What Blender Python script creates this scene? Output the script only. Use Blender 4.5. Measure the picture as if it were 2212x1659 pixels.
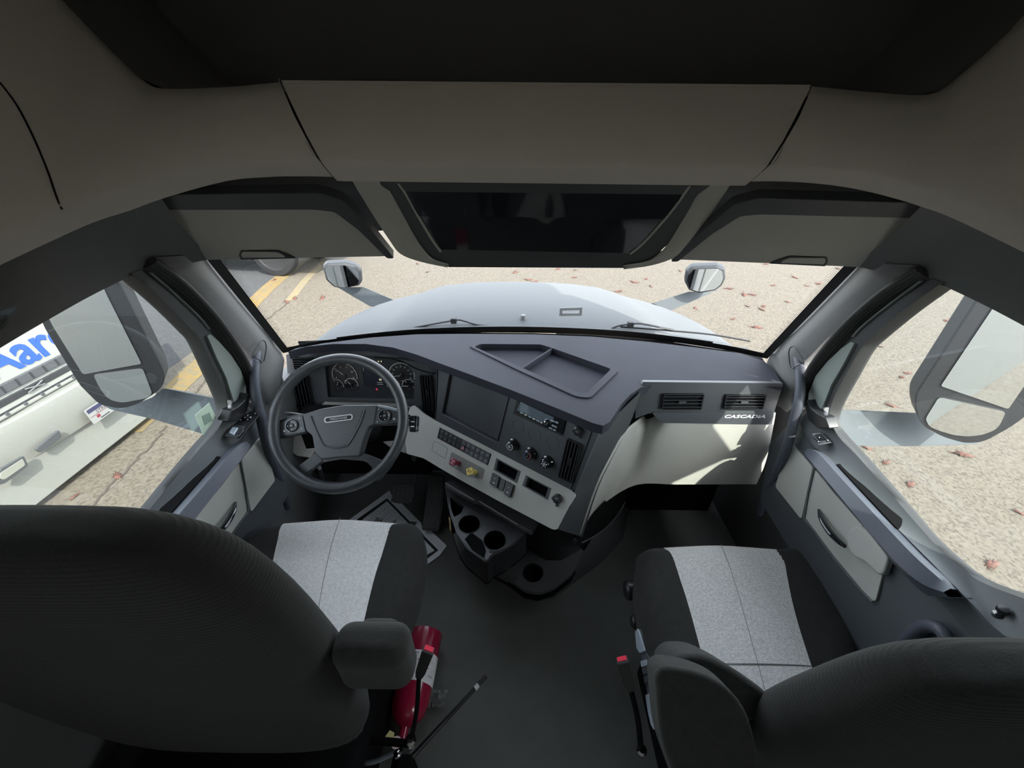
import bpy, bmesh, math, random
from mathutils import Vector, Matrix
from mathutils.geometry import tessellate_polygon
V = Vector
R = math.radians
random.seed(7)
S = bpy.context.scene
COL = S.collection
for o in list(bpy.data.objects): bpy.data.objects.remove(o)

# ------------------------------------------------------------------ camera
FPX = 850.0
CAM = V((-.047, 0, 1.65))
pit, rol, yaw = R(33), R(.6), R(.15)
_F = V((0, math.cos(pit), -math.sin(pit))); _U = V((0, math.sin(pit), math.cos(pit))); _R = V((1, 0, 0))
_R2 = _R * math.cos(rol) + _U * math.sin(rol); _U2 = -_R * math.sin(rol) + _U * math.cos(rol)
_Z = Matrix.Rotation(yaw, 3, 'Z')
CF, CR, CU = _Z @ _F, _Z @ _R2, _Z @ _U2
cd = bpy.data.cameras.new('camera'); cam = bpy.data.objects.new('camera', cd); COL.objects.link(cam)
cd.sensor_width = 36; cd.lens = FPX / 2212 * 36; cd.clip_start = .02; cd.clip_end = 300
m3 = Matrix((CR, CU, -CF)).transposed()
cam.matrix_world = Matrix.Translation(CAM) @ m3.to_4x4()
S.camera = cam

# ------------------------------------------------------------------ sky, sun, exposure
SUN = V((.36, -.52, .67)).normalized()
w = bpy.data.worlds.new('world'); S.world = w; w.use_nodes = True
nt = w.node_tree; bg = nt.nodes['Background']
sky = nt.nodes.new('ShaderNodeTexSky'); sky.sky_type = 'NISHITA'; sky.sun_disc = False
sky.sun_elevation = math.asin(SUN.z); sky.sun_rotation = math.atan2(SUN.x, SUN.y); sky.air_density = 1.0; sky.dust_density = 1.5; sky.ozone_density = 1.2
hs = nt.nodes.new('ShaderNodeHueSaturation'); hs.inputs['Saturation'].default_value = .30
nt.links.new(sky.outputs[0], hs.inputs['Color']); nt.links.new(hs.outputs[0], bg.inputs[0]); bg.inputs[1].default_value = .42
sd = bpy.data.lights.new('sun', 'SUN'); sd.energy = 3.0; sd.angle = R(.6); sd.color = (1, .95, .86)
so = bpy.data.objects.new('sun', sd); COL.objects.link(so); so.location = (0, -5, 12)
so.rotation_euler = SUN.to_track_quat('Z', 'Y').to_euler()
S.view_settings.view_transform = 'Standard'; S.view_settings.look = 'None'
S.view_settings.exposure = 1.75; S.view_settings.gamma = 1; S.view_settings.use_curve_mapping = False
try:
    S.cycles.max_bounces = 12; S.cycles.diffuse_bounces = 6; S.cycles.transparent_max_bounces = 24
except Exception: pass

# ------------------------------------------------------------------ measuring helpers (pixel of the photograph -> point in the cab)
def ray(x, y): return CF + CR * ((x - 1106) / FPX) + CU * ((829.5 - y) / FPX)
def G(x, y, X=None, Y=None, Z=None, D=None):
    d = ray(x, y)
    if X is not None: t = (X - CAM.x) / d.x
    elif Y is not None: t = (Y - CAM.y) / d.y
    elif Z is not None: t = (Z - CAM.z) / d.z
    else: t = D
    return CAM + d * t
class PL:
    def __init__(s, o, u, n):
        s.o = V(o); s.n = V(n).normalized(); u = V(u); s.u = (u - s.n * u.dot(s.n)).normalized(); s.v = s.n.cross(s.u)
    def P(s, a, b, h=0): return s.o + s.u * a + s.v * b + s.n * h
    def w(s, x, y, h=0):
        d = ray(x, y); o = s.o + s.n * h; t = (o - CAM).dot(s.n) / d.dot(s.n); return CAM + d * t
    def px(s, x, y, h=0):
        p = s.w(x, y, h) - s.o; return (p.dot(s.u), p.dot(s.v))
    def pxs(s, L, h=0): return [s.px(x, y, h) for x, y in L]
    def sh(s, h): return PL(s.o + s.n * h, s.u, s.n)
    def rect(s, q, h=0):
        p = s.pxs(q, h); a = sorted(t[0] for t in p); b = sorted(t[1] for t in p)
        return ((a[0] + a[1]) / 2, (a[2] + a[3]) / 2, (b[0] + b[1]) / 2, (b[2] + b[3]) / 2)
    def at(s, a, b, rot=0, h=0):
        c, q = math.cos(rot), math.sin(rot)
        return PL(s.P(a, b, h), s.u * c + s.v * q, s.n)
def plane2(P0, P1, tilt):
    d = (P1 - P0).normalized(); nh = d.cross(V((0, 0, 1))).normalized()
    if nh.y > 0: nh = -nh
    return PL(P0, d, nh * math.cos(R(tilt)) + V((0, 0, 1)) * math.sin(R(tilt)))
XY = lambda z=0: PL((0, 0, z), (1, 0, 0), (0, 0, 1))
def cat(pts, n=6, closed=False):
    pts = [V(p) for p in pts]; L = len(pts); out = []
    rng = L if closed else L - 1
    for i in range(rng):
        p0 = pts[(i - 1) % L] if closed or i > 0 else pts[0] * 2 - pts[1]
        p1 = pts[i]; p2 = pts[(i + 1) % L]
        p3 = pts[(i + 2) % L] if closed or i < L - 2 else pts[-1] * 2 - pts[-2]
        for k in range(n):
            t = k / n
            out.append(.5 * ((2 * p1) + (p2 - p0) * t + (2 * p0 - 5 * p1 + 4 * p2 - p3) * t * t + (3 * p1 - p0 - 3 * p2 + p3) * t ** 3))
    if not closed: out.append(pts[-1])
    return out
def rnd(poly, r, seg=4):
    n = len(poly); out = []
    for i in range(n):
        p = V(poly[i]); a = V(poly[i - 1]) - p; b = V(poly[(i + 1) % n]) - p
        rr = r[i] if isinstance(r, (list, tuple)) else r
        if rr <= 0 or a.length < 1e-6 or b.length < 1e-6: out.append(tuple(p)); continue
        la, lb = a.length, b.length; a /= la; b /= lb
        d = min(rr, la * .48, lb * .48)
        p0, p2 = p + a * d, p + b * d
        for k in range(seg + 1):
            t = k / seg; out.append(tuple(p0 * (1 - t) ** 2 + p * 2 * t * (1 - t) + p2 * t * t))
    return out
def rr(a0, a1, b0, b1, r, seg=4): return rnd([(a0, b0), (a1, b0), (a1, b1), (a0, b1)], r, seg)
def circ(a, b, r, n=24): return [(a + r * math.cos(2 * math.pi * i / n), b + r * math.sin(2 * math.pi * i / n)) for i in range(n)]

# ------------------------------------------------------------------ mesh builder
from mathutils.bvhtree import BVHTree
def caster(mb):
    t = BVHTree.FromPolygons([V(v) for v in mb.v], mb.f)
    def f(x, y, lift=.0):
        d = ray(x, y); r = t.ray_cast(CAM, d)
        return (r[0] if r[0] else CAM + d * .65) - d.normalized() * lift
    return f
class MB:
    def __init__(s): s.v = []; s.f = []
    def add(s, vs, fs):
        k = len(s.v); s.v += [tuple(p) for p in vs]; s.f += [tuple(i + k for i in f) for f in fs]; return s
    def prism(s, pl, poly, h0, h1, holes=()):
        loops = [list(poly)] + [list(h) for h in holes]
        area = sum(poly[i - 1][0] * poly[i][1] - poly[i][0] * poly[i - 1][1] for i in range(len(poly)))
        flat = [p for l in loops for p in l]; n = len(flat)
        tri = tessellate_polygon([[V((p[0], p[1], 0)) for p in l] for l in loops])
        vs = [pl.P(p[0], p[1], h0) for p in flat] + [pl.P(p[0], p[1], h1) for p in flat]
        fs = []
        if len(loops) == 1:
            idx = list(range(n)); fs = [tuple(idx), tuple(i + n for i in idx[::-1])]
        else:
            for t in tri: fs += [tuple(t), tuple(i + n for i in t[::-1])]
        k = 0
        for l in loops:
            m = len(l)
            for i in range(m): fs.append((k + i, k + (i + 1) % m, k + (i + 1) % m + n, k + i + n))
            k += m
        return s.add(vs, fs)
    def box(s, pl, a0, a1, b0, b1, h0, h1): return s.prism(pl, [(a0, b0), (a1, b0), (a1, b1), (a0, b1)], h0, h1)
    def aabb(s, x0, x1, y0, y1, z0, z1): return s.box(XY(), x0, x1, y0, y1, z0, z1)
    def grid(s, rows, cu=False, cv=False):
        n = len(rows[0]); m = len(rows); fs = []
        for i in range(m - (0 if cv else 1)):
            for j in range(n - (0 if cu else 1)):
                fs.append((i * n + j, i * n + (j + 1) % n, ((i + 1) % m) * n + (j + 1) % n, ((i + 1) % m) * n + j))
        return s.add([p for r in rows for p in r], fs)
    def tube(s, pts, r, seg=12, closed=False, sm=0, flat=1.0, up=None):
        if sm:
            if isinstance(r, (list, tuple)):
                q = cat([V((a, 0, 0)) for a in r], sm, closed); r = [t.x for t in q]
            pts = cat(pts, sm, closed)
        pts = [V(p) for p in pts]; n = len(pts)
        rs = r if isinstance(r, (list, tuple)) else [r] * n
        rows = []; nrm = None
        for i in range(n):
            a = pts[(i - 1) % n] if closed or i > 0 else pts[0]; b = pts[(i + 1) % n] if closed or i < n - 1 else pts[-1]
            t = (b - a).normalized()
            if up is not None: nrm = V(up)
            elif nrm is None: nrm = V((0, 0, 1)) if abs(t.z) < .9 else V((1, 0, 0))
            nrm = (nrm - t * nrm.dot(t)).normalized(); bn = t.cross(nrm)
            rows.append([pts[i] + (nrm * math.cos(2 * math.pi * k / seg) * flat + bn * math.sin(2 * math.pi * k / seg)) * rs[i] for k in range(seg)])
        s.grid(rows, cu=True, cv=closed)
        if not closed:
            k = len(s.v); s.f.append(tuple(range(k - seg, k))); s.f.append(tuple(range(k - n * seg + seg - 1, k - n * seg - 1, -1)))
        return s
    def lathe(s, pl, a, b, prof, seg=24):
        rows = [[pl.P(a + r * math.cos(2 * math.pi * k / seg), b + r * math.sin(2 * math.pi * k / seg), h) for k in range(seg)] for r, h in prof]
        s.grid(rows, cu=True); k = len(s.v); n = len(prof)
        s.f.append(tuple(range(k - seg, k))); s.f.append(tuple(range(k - n * seg + seg - 1, k - n * seg - 1, -1)))
        return s
    def arc(s, pl, a, b, r0, r1, t0, t1, h0, h1, seg=24):
        p = [(a + r1 * math.cos(R(t0 + (t1 - t0) * k / seg)), b + r1 * math.sin(R(t0 + (t1 - t0) * k / seg))) for k in range(seg + 1)]
        q = [(a + r0 * math.cos(R(t0 + (t1 - t0) * k / seg)), b + r0 * math.sin(R(t0 + (t1 - t0) * k / seg))) for k in range(seg, -1, -1)]
        return s.prism(pl, p + q, h0, h1)
    def mirror(s): s.v = [(-x, y, z) for x, y, z in s.v]; s.f = [f[::-1] for f in s.f]; return s
    def build(s, name, mat, parent=None, bevel=0, seg=2, ang=35, solid=0, sub=0, off=-1):
        me = bpy.data.meshes.new(name); me.from_pydata(s.v, [], s.f); me.update()
        bm = bmesh.new(); bm.from_mesh(me); bmesh.ops.remove_doubles(bm, verts=bm.verts, dist=1e-5)
        bmesh.ops.recalc_face_normals(bm, faces=bm.faces); bm.to_mesh(me); bm.free()
        for p in me.polygons: p.use_smooth = True
        if not sub: me.set_sharp_from_angle(angle=R(ang))
        if mat: me.materials.append(mat)
        o = bpy.data.objects.new(name, me); COL.objects.link(o)
        if parent is not None:
            o.parent = parent
            o.matrix_parent_inverse = PM(parent).inverted()
        if solid:
            m = o.modifiers.new('solid', 'SOLIDIFY'); m.thickness = solid; m.offset = off
        if sub:
            m = o.modifiers.new('sub', 'SUBSURF'); m.levels = sub; m.render_levels = sub
        if bevel:
            m = o.modifiers.new('bevel', 'BEVEL'); m.width = bevel; m.segments = seg; m.limit_method = 'ANGLE'; m.angle_limit = R(40); m.harden_normals = True
        return o
def PM(o):
    m = o.matrix_basis.copy()
    return (PM(o.parent) @ o.matrix_parent_inverse @ m) if o.parent else m
def tag(o, label, cat_, group=None, kind=None):
    o['label'] = label
    if cat_: o['category'] = cat_
    if group: o['group'] = group
    if kind: o['kind'] = kind
    return o
def thing(name, label, cat_, loc=(0, 0, 0), group=None):
    o = bpy.data.objects.new(name, None); COL.objects.link(o); o.location = loc; o.empty_display_size = .05
    return tag(o, label, cat_, group)
def struct(o, label=None):
    o['kind'] = 'structure'
    if label: o['label'] = label
    return o
def lab(o, l): o['label'] = l; return o
def copy_tree(o, parent=None):
    c = o.copy(); COL.objects.link(c)
    if parent: c.parent = parent
    for ch in [x for x in bpy.data.objects if x.parent == o]: copy_tree(ch, c)
    return c
def text(name, pl, s, size, mat, parent, a=0, b=0, h=0, ext=.0006, rot=0, shear=0, align='CENTER', sx=1, off=0):
    cu = bpy.data.curves.new(name, 'FONT'); cu.body = s; cu.size = size; cu.extrude = ext; cu.align_x = align; cu.align_y = 'CENTER'; cu.shear = shear; cu.resolution_u = 3; cu.offset = off
    o = bpy.data.objects.new('tmp', cu); COL.objects.link(o)
    dg = bpy.context.evaluated_depsgraph_get(); me = bpy.data.meshes.new_from_object(o.evaluated_get(dg))
    q = pl.at(a, b, rot)
    vs = [q.P(v.co.x * sx, v.co.y, h + v.co.z) for v in me.vertices]; fs = [tuple(p.vertices) for p in me.polygons]
    bpy.data.objects.remove(o); bpy.data.curves.remove(cu)
    return MB().add(vs, fs).build(name, mat, parent)

# ------------------------------------------------------------------ materials
def M(name, col, rough=.5, metal=0, bump=0, bs=400, var=0, vs=6, spec=.5, coat=0, emit=0, sheen=0, col2=None, stretch=None, trans=0, detail=2):
    m = bpy.data.materials.new(name); m.use_nodes = True; n = m.node_tree; b = n.nodes['Principled BSDF']
    b.inputs['Base Color'].default_value = (*col, 1); b.inputs['Roughness'].default_value = rough; b.inputs['Metallic'].default_value = metal
    b.inputs['Specular IOR Level'].default_value = spec; b.inputs['Coat Weight'].default_value = coat
    if sheen: b.inputs['Sheen Weight'].default_value = sheen; b.inputs['Sheen Roughness'].default_value = .5
    if trans: b.inputs['Transmission Weight'].default_value = trans
    if emit: b.inputs['Emission Color'].default_value = (*col, 1); b.inputs['Emission Strength'].default_value = emit
    tc = n.nodes.new('ShaderNodeTexCoord'); mp = n.nodes.new('ShaderNodeMapping'); n.links.new(tc.outputs['Object'], mp.inputs[0])
    if stretch: mp.inputs['Scale'].default_value = stretch
    if var or col2:
        t = n.nodes.new('ShaderNodeTexNoise'); t.inputs['Scale'].default_value = vs; t.inputs['Detail'].default_value = detail; n.links.new(mp.outputs[0], t.inputs[0])
        r = n.nodes.new('ShaderNodeValToRGB'); n.links.new(t.outputs[0], r.inputs[0])
        c2 = col2 or tuple(min(1, c * (1 + var)) for c in col); c1 = col if col2 else tuple(c * (1 - var) for c in col)
        r.color_ramp.elements[0].position = .35; r.color_ramp.elements[1].position = .65
        r.color_ramp.elements[0].color = (*c1, 1); r.color_ramp.elements[1].color = (*c2, 1)
        n.links.new(r.outputs[0], b.inputs['Base Color'])
    if bump:
        t = n.nodes.new('ShaderNodeTexNoise'); t.inputs['Scale'].default_value = bs; t.inputs['Detail'].default_value = 2; n.links.new(mp.outputs[0], t.inputs[0])
        k = n.nodes.new('ShaderNodeBump'); k.inputs['Strength'].default_value = bump; k.inputs['Distance'].default_value = .002; n.links.new(t.outputs[0], k.inputs['Height']); n.links.new(k.outputs[0], b.inputs['Normal'])
    return m
PILM = M('pillar_cover_plastic', (.13,.13,.13), .5, bump=.15, bs=900)
DARK = M('charcoal_plastic', (.055,.058,.062), .5, bump=.15, bs=900)
FASC = M('dark_fascia_plastic', (.07,.076,.085), .42, bump=.12, bs=900)
PADM = M('dash_top_vinyl', (.036,.0375,.049), .62, spec=.2, bump=.2, bs=700, var=.05, vs=9)
GREY = M('warm_grey_plastic', (.44,.44,.405), .55, bump=.2, bs=900, var=.03)
BLK = M('black_plastic', (.016,.016,.018), .35)
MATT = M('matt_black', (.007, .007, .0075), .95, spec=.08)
GLOS = M('gloss_black', (.014,.015,.018), .08, coat=.5)
DOORM = M('door_shelf_vinyl', (.075,.083,.088), .5, spec=.3, bump=.15, bs=800)
ARMM = M('armrest_vinyl', (.07,.077,.096), .45, spec=.35, bump=.2, bs=500)
BEIG = M('headliner_fabric', (.52,.475,.42), .85, bump=.35, bs=900)
DKHL = M('dark_headliner', (.12,.124,.122), .6, bump=.3, bs=800)
VISM = M('visor_vinyl', (.38,.37,.335), .6, bump=.4, bs=350)
VOID = M('black_fabric', (.16,.16,.16), .95, bump=.4, bs=900, sheen=.1)
SEAT = M('black_seat_fabric', (.019,.019,.0175), .95, bump=.8, bs=600, var=.15, vs=40, sheen=.06)
INSR = M('grey_seat_fabric', (.54, .535, .52), .95, bump=.8, bs=500, col2=(.84, .83, .81), vs=190, sheen=.2, detail=5, stretch=(1, 2.2, 1))
INSD = M('worn_grey_seat_fabric', (.70, .695, .68), .95, bump=.9, bs=350, col2=(.84, .83, .81), vs=130, sheen=.2, detail=12)
SEAM = M('seam_thread', (.26, .26, .26), .9)
FLOR = M('floor_vinyl', (.12,.125,.118), .75, bump=.5, bs=500, var=.05, vs=12)
CONS = M('console_plastic', (.08, .081, .088), .38, bump=.1, bs=900)
RUB = M('rubber', (.03, .03, .03), .6)
WHEELM = M('wheel_leather', (.045,.048,.053), .36, bump=.25, bs=600, var=.12, vs=30)
HUBM = M('wheel_pad', (.085,.088,.095), .42, bump=.2, bs=800)
BDG = M('badge_silver', (.62, .63, .64), .3)
BACK = M('ribbed_seat_fabric', (.011,.011,.0102), .95, bump=.6, bs=600, sheen=.05)
OCHR = M('bright_metal_outdoors', (.18, .18, .18), .3, .3)
CHR = M('chrome', (.75, .76, .78), .12, 1)
SILV = M('silver_plastic', (.42, .48, .54), .35, .3)
WHT = M('white_print', (.75, .75, .72), .6)
YPR = M('yellow_print', (.75, .70, .45), .5, emit=.25)
REDK = M('red_knob', (.30, .02, .06), .35, coat=.3)
YELK = M('yellow_knob', (.80, .62, .16), .4)
REDB = M('red_button', (.85, .05, .09), .35)
FEXT = M('extinguisher_red', (.33, .012, .05), .22, coat=.6)
PAPR = M('paper', (.85, .88, .92), .8, var=.04, vs=20)
PINK = M('ink', (.02, .02, .022), .8)
HOODM = M('truck_white_paint', (.105,.11,.114), .55, spec=.12)
SKNM = M('cab_side_paint', (.13, .135, .13), .4)
FRAM = M('painted_door_frame', (.20,.23,.215), .5)
MIRR = M('mirror_glass', (.85, .87, .88), .02, 1)
MHSG = M('mirror_shell', (.032,.034,.038), .5, spec=.25)
ARMG = M('mirror_arm_paint', (.042, .05, .056), .5, spec=.25, var=.08, vs=6)
WTRK = M('white_body_paint', (.19,.19,.173), .3, coat=.3)
GRIL = M('grille_plastic', (.022, .022, .024), .5)
GRLG = M('grille_grey_plastic', (.055, .058, .062), .5)
BLUE = M('blue_decal', (.003, .045, .30), .4)
TYRE = M('tyre_rubber', (.022, .022, .022), .85, spec=.15)
CARP = M('black_car_paint', (.012, .013, .016), .3, coat=.15)
LEAF = M('dry_leaf', (.085, .032, .021), .8, var=.35, vs=25)
TAPE = M('tan_label', (.45, .33, .18), .7)
STKR = M('pale_green_sticker', (.50, .62, .50), .6)
YPNT = M('worn_yellow_paint', (.17, .105, .022), .8, col2=(.11, .09, .055), vs=14, detail=8)
n_ = BACK.node_tree; b_ = n_.nodes['Principled BSDF']; wv = n_.nodes.new('ShaderNodeTexWave'); wv.bands_direction = 'Z'; wv.inputs['Scale'].default_value = 55; wv.inputs['Distortion'].default_value = .6
n_.links.new(n_.nodes['Texture Coordinate'].outputs['Object'], wv.inputs[0]); bp_ = n_.nodes.new('ShaderNodeBump'); bp_.inputs['Strength'].default_value = .3; bp_.inputs['Distance'].default_value = .002
n_.links.new(wv.outputs['Fac'], bp_.inputs['Height']); n_.links.new(b_.inputs['Normal'].links[0].from_socket, bp_.inputs['Normal']); n_.links.new(bp_.outputs[0], b_.inputs['Normal'])
def glass(name, tint, refl=.06):
    m = bpy.data.materials.new(name); m.use_nodes = True; n = m.node_tree; n.nodes.clear()
    o = n.nodes.new('ShaderNodeOutputMaterial'); mx = n.nodes.new('ShaderNodeMixShader'); t = n.nodes.new('ShaderNodeBsdfTransparent'); g = n.nodes.new('ShaderNodeBsdfGlossy')
    lw = n.nodes.new('ShaderNodeLayerWeight'); lw.inputs[0].default_value = .5
    pw = n.nodes.new('ShaderNodeMath'); pw.operation = 'POWER'; pw.inputs[1].default_value = 4.0; n.links.new(lw.outputs[1], pw.inputs[0])
    fr = n.nodes.new('ShaderNodeMath'); fr.operation = 'MULTIPLY_ADD'; fr.inputs[1].default_value = .6; fr.inputs[2].default_value = refl; n.links.new(pw.outputs[0], fr.inputs[0])
    t.inputs[0].default_value = (*tint, 1); g.inputs[1].default_value = 0.0; g.inputs[0].default_value = (.9, .95, 1, 1)
    n.links.new(fr.outputs[0], mx.inputs[0]); n.links.new(t.outputs[0], mx.inputs[1]); n.links.new(g.outputs[0], mx.inputs[2]); n.links.new(mx.outputs[0], o.inputs[0])
    return m
GLS = glass('window_glass', (.93, .96, .95))
def ground_mat(name, a, b, sp):
    m = M(name, a, .9, bump=.0, col2=b, vs=22, detail=10); n = m.node_tree; bs = n.nodes['Principled BSDF']
    tc = n.nodes['Texture Coordinate']; vo = n.nodes.new('ShaderNodeTexVoronoi'); vo.inputs['Scale'].default_value = 55; n.links.new(tc.outputs['Object'], vo.inputs[0])
    lk = bs.inputs['Base Color'].links[0].from_socket; mx = n.nodes.new('ShaderNodeMix'); mx.data_type = 'RGBA'; mx.blend_type = 'MULTIPLY'
    rp = n.nodes.new('ShaderNodeValToRGB'); rp.color_ramp.elements[0].color = (*sp, 1); rp.color_ramp.elements[1].color = (1, 1, 1, 1); rp.color_ramp.elements[0].position = .1; rp.color_ramp.elements[1].position = .55
    n.links.new(vo.outputs['Color'], rp.inputs[0]); mx.inputs[0].default_value = .85
    n.links.new(lk, mx.inputs[6]); n.links.new(rp.outputs[0], mx.inputs[7]); n.links.new(mx.outputs[2], bs.inputs['Base Color'])
    return m
PAVE = ground_mat('exposed_aggregate_pavement', (.086, .072, .053), (.108, .092, .070), (.45, .42, .4))
DKGR = ground_mat('dark_grey_ground', (.034, .034, .035), (.044, .045, .046), (.6, .6, .6))
# ================================================================== THE CAB SHELL
W3 = XY()
def dplane(sx, off=0):                     # leaning plane of a door and its glass
    return PL((sx * (.972 - off), 0, .86), (0, 1, 0), (-sx * .99, 0, -.139))
DR = dplane(1)
def mir(p, sx): return V((p[0] * sx, p[1], p[2]))

fl = MB().aabb(-1.04, 1.04, -1.6, 1.62, -.03, 0)
struct(fl.build('floor', FLOR), 'dark vinyl cab floor between and under the two seats')
# windshield
WB = [(-.985, 1.405, .885), (-.80, 1.52, .875), (-.45, 1.63, .868), (0, 1.67, .865), (.45, 1.63, .868), (.80, 1.52, .875), (.985, 1.405, .885)]
WT = [(-.885, 1.075, 1.36), (-.72, 1.15, 1.385), (-.40, 1.22, 1.40), (0, 1.25, 1.405), (.40, 1.22, 1.40), (.72, 1.15, 1.385), (.885, 1.075, 1.36)]
wb, wt = cat(WB, 5), cat(WT, 5)
def wrow(t, off=0): return [a * (1 - t) + b * t + V((0, off, off * .6)) for a, b in zip(wb, wt)]
win = MB().grid([wrow(t / 8) for t in range(9)]).build('window_1', GLS)
struct(win, 'wide curved windshield')
fr = MB()   # black frit border of the windshield
n = len(wb)
def frit(i0, i1, t0, t1, off=-.004):
    rows = []
    for i in range(i0, i1 + 1): rows.append([wb[i] * (1 - t) + wt[i] * t + V((0, off, off * .6)) for t in (t0, (t0 + t1) / 2, t1)])
    fr.grid(rows)
frit(0, n - 1, -.02, .045); frit(5, n - 6, .04, .062)
for s in (0, 1):
    rows = []
    for k in range(9):
        t = k / 8; a = wb[0] * (1 - t) + wt[0] * t; b = wb[1] * (1 - t) + wt[1] * t
        q = a + (b - a).normalized() * .028 + V((0, -.004, -.003)); a = a + V((0, -.004, -.003))
        rows.append([a, q] if s == 0 else [mir(a, -1), mir(q, -1)])
    fr.grid(rows)
# fading rows of frit dots
def dots(sx):
    for k in range(90):
        t = k / 89
        for j in range(4):
            a = wb[0] * (1 - t) + wt[0] * t; b = wb[1] * (1 - t) + wt[1] * t; u = (b - a).normalized(); vv = (wt[0] - wb[0]).normalized()
            c = a + u * (.0315 + j * .005) + vv * (.0025 * (j % 2)) + V((0, -.004, -.003)); r = .0017 - .0003 * j
            fr.add([mir(c + u * r, sx), mir(c + vv * r, sx), mir(c - u * r, sx), mir(c - vv * r, sx)], [(0, 1, 2, 3)])
dots(1); dots(-1)
fo = fr.build('frit_border', RUB, win)

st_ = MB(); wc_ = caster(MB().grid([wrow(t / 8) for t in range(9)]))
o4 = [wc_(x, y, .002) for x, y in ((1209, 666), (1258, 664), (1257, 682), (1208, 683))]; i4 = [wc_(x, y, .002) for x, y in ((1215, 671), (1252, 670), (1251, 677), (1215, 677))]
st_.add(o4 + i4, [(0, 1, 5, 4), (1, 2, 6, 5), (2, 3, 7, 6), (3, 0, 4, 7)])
st_.build('painted_reflection', M('reflection_white', (.75, .75, .75), .6), win)  # a reflection in the windshield, drawn as a white ring on the glass
# firewall / cowl inside
cw = MB().aabb(-1.04, 1.04, 1.62, 1.66, -.03, .76)
struct(cw.build('wall_front', MATT), 'dark front wall of the footwell')
sh = []
for sx in (-1, 1):
    m = MB()
    # below the belt, in front of and behind the door opening, and above it
    m.box(PL((sx * 1.02, 0, 0), (0, 1, 0), (sx, 0, 0)), *((-1.6, .16, -.03, 2.35) if sx < 0 else (-1.6, .16, -.03, 2.35)), 0, .05)
    o = m.build('wall_left' if sx < 0 else 'wall_right', DKHL)
    # PL with u=+Y and n=sx*X flips v for one side, so build explicitly
    bpy.data.objects.remove(o)
    m = MB(); a, b = sorted((sx * 1.02, sx * 1.07))
    ye = -.45 if sx < 0 else -.95
    m.aabb(a, b, -1.6, -1.35, -.03, 2.35); m.aabb(a, b, ye, .20, -.03, 2.35); m.aabb(a, b, -1.35, ye, -.03, 1.15); m.aabb(a, b, -1.35, ye, 1.80, 2.35)
    m.aabb(a, b, .20, 1.66, -.03, .74); m.aabb(a, b, .20, .38, .74, 2.35)
    m.aabb(a, b, 1.12, 1.40, .74, .87)
    c_, d_ = sorted((sx * 1.005, sx * 1.02)); ml = MB(); ml.aabb(c_, d_, -1.6, -1.35, .0, 2.35); ml.aabb(c_, d_, ye, -.02, .0, 2.35); ml.aabb(c_, d_, -1.35, ye, .0, 1.15); ml.aabb(c_, d_, -1.35, ye, 1.80, 2.35)
    lining = ml
    o = m.build('wall_left' if sx < 0 else 'wall_right', DKHL)
    struct(o, 'dark side wall of the cab')
    struct(lining.build('wall_lining', BEIG, o))
    # header over the door window
    m = MB(); a, b = sorted((sx * .935, sx * 1.04)); m.aabb(a, b, .15, 1.06, 1.40, 2.35)
    struct(m.build('trim_1' if sx < 0 else 'trim_2', DKHL), 'dark side panel over the door window')
for sx in (-1, 1):     # unseen windows added behind the viewer to brighten the overhead panels
    a, b = sorted((sx * 1.04, sx * 1.045)); struct(MB().aabb(a, b, -1.35, -.45 if sx < 0 else -.95, 1.15, 1.80).build('added_window_1' if sx < 0 else 'added_window_2', GLS), 'unseen side window added behind the viewer to light the cab')
m = MB().aabb(-1.05, 1.05, -1.65, -1.6, -.03, 2.35)
struct(m.build('wall_back', BEIG), 'rear wall of the cab, behind the viewer')
m = MB().aabb(-1.05, 1.05, -1.65, 1.35, 2.35, 2.40)
pass
struct(m.build('ceiling', BEIG), 'roof of the cab')
# roof edge above windshield: closes between windshield top and roof
m = MB().grid([[p + V((0, .02, 0)) for p in wt], [p + V((0, .05, .12)) for p in wt], [V((p.x, 1.30, 1.75)) for p in wt], [V((p.x, 1.32, 2.36)) for p in wt]])
struct(m.build('trim_3', HOODM, solid=.02), 'roof cap over the windshield')

# ---- overhead: beige arch, made of three trim pieces
def Gd(L): return [G(x, y, D=d) for x, y, d in L]
LOW_L = [(690, 351, .665), (620, 350, .668), (540, 352, .67), (440, 362, .668), (300, 400, .66), (215, 430, .65), (130, 457, .64), (0, 513, .61), (-140, 575, .57)]
UPP_L = [(600, 168, .63), (540, 174, .635), (470, 180, .64), (345, 182, .64), (290, 158, .635), (225, 98, .62), (130, 0, .60), (20, -120, .57), (-120, -280, .52)]
LOW_R = [(1660, 362, .665), (1725, 362, .668), (1800, 366, .67), (1895, 378, .668), (1990, 400, .66), (2060, 421, .65), (2130, 446, .64), (2256, 503, .61), (2380, 560, .57)]
UPP_R = [(1760, 177, .63), (1820, 183, .635), (1890, 190, .64), (1990, 196, .64), (2050, 182, .635), (2110, 135, .62), (2200, 55, .60), (2300, -60, .57), (2420, -230, .52)]
def arch(low, upp, name, label):
    lo, up = cat(Gd(low), 4), cat(Gd(upp), 4); rows = []
    for t, push in ((0, .05), (0, .012), (.03, 0), (.25, -.012), (.5, -.016), (.75, -.008), (.95, 0), (1, .012), (1, .03)):
        rows.append([a * (1 - t) + b * t + CF * push + (V((0, 0, .002)) if push > .01 and t == 0 else V((0, 0, 0))) for a, b in zip(lo, up)])
    m = MB().grid(rows); cst = caster(m)
    o = m.build(name, BEIG, ang=60); return struct(o, label), cst
aL, castL = arch(LOW_L, UPP_L, 'trim_4', 'beige overhead arch panel on the driver side')
aR, castR = arch(LOW_R, UPP_R, 'trim_5', 'beige overhead arch panel on the passenger side')
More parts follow.
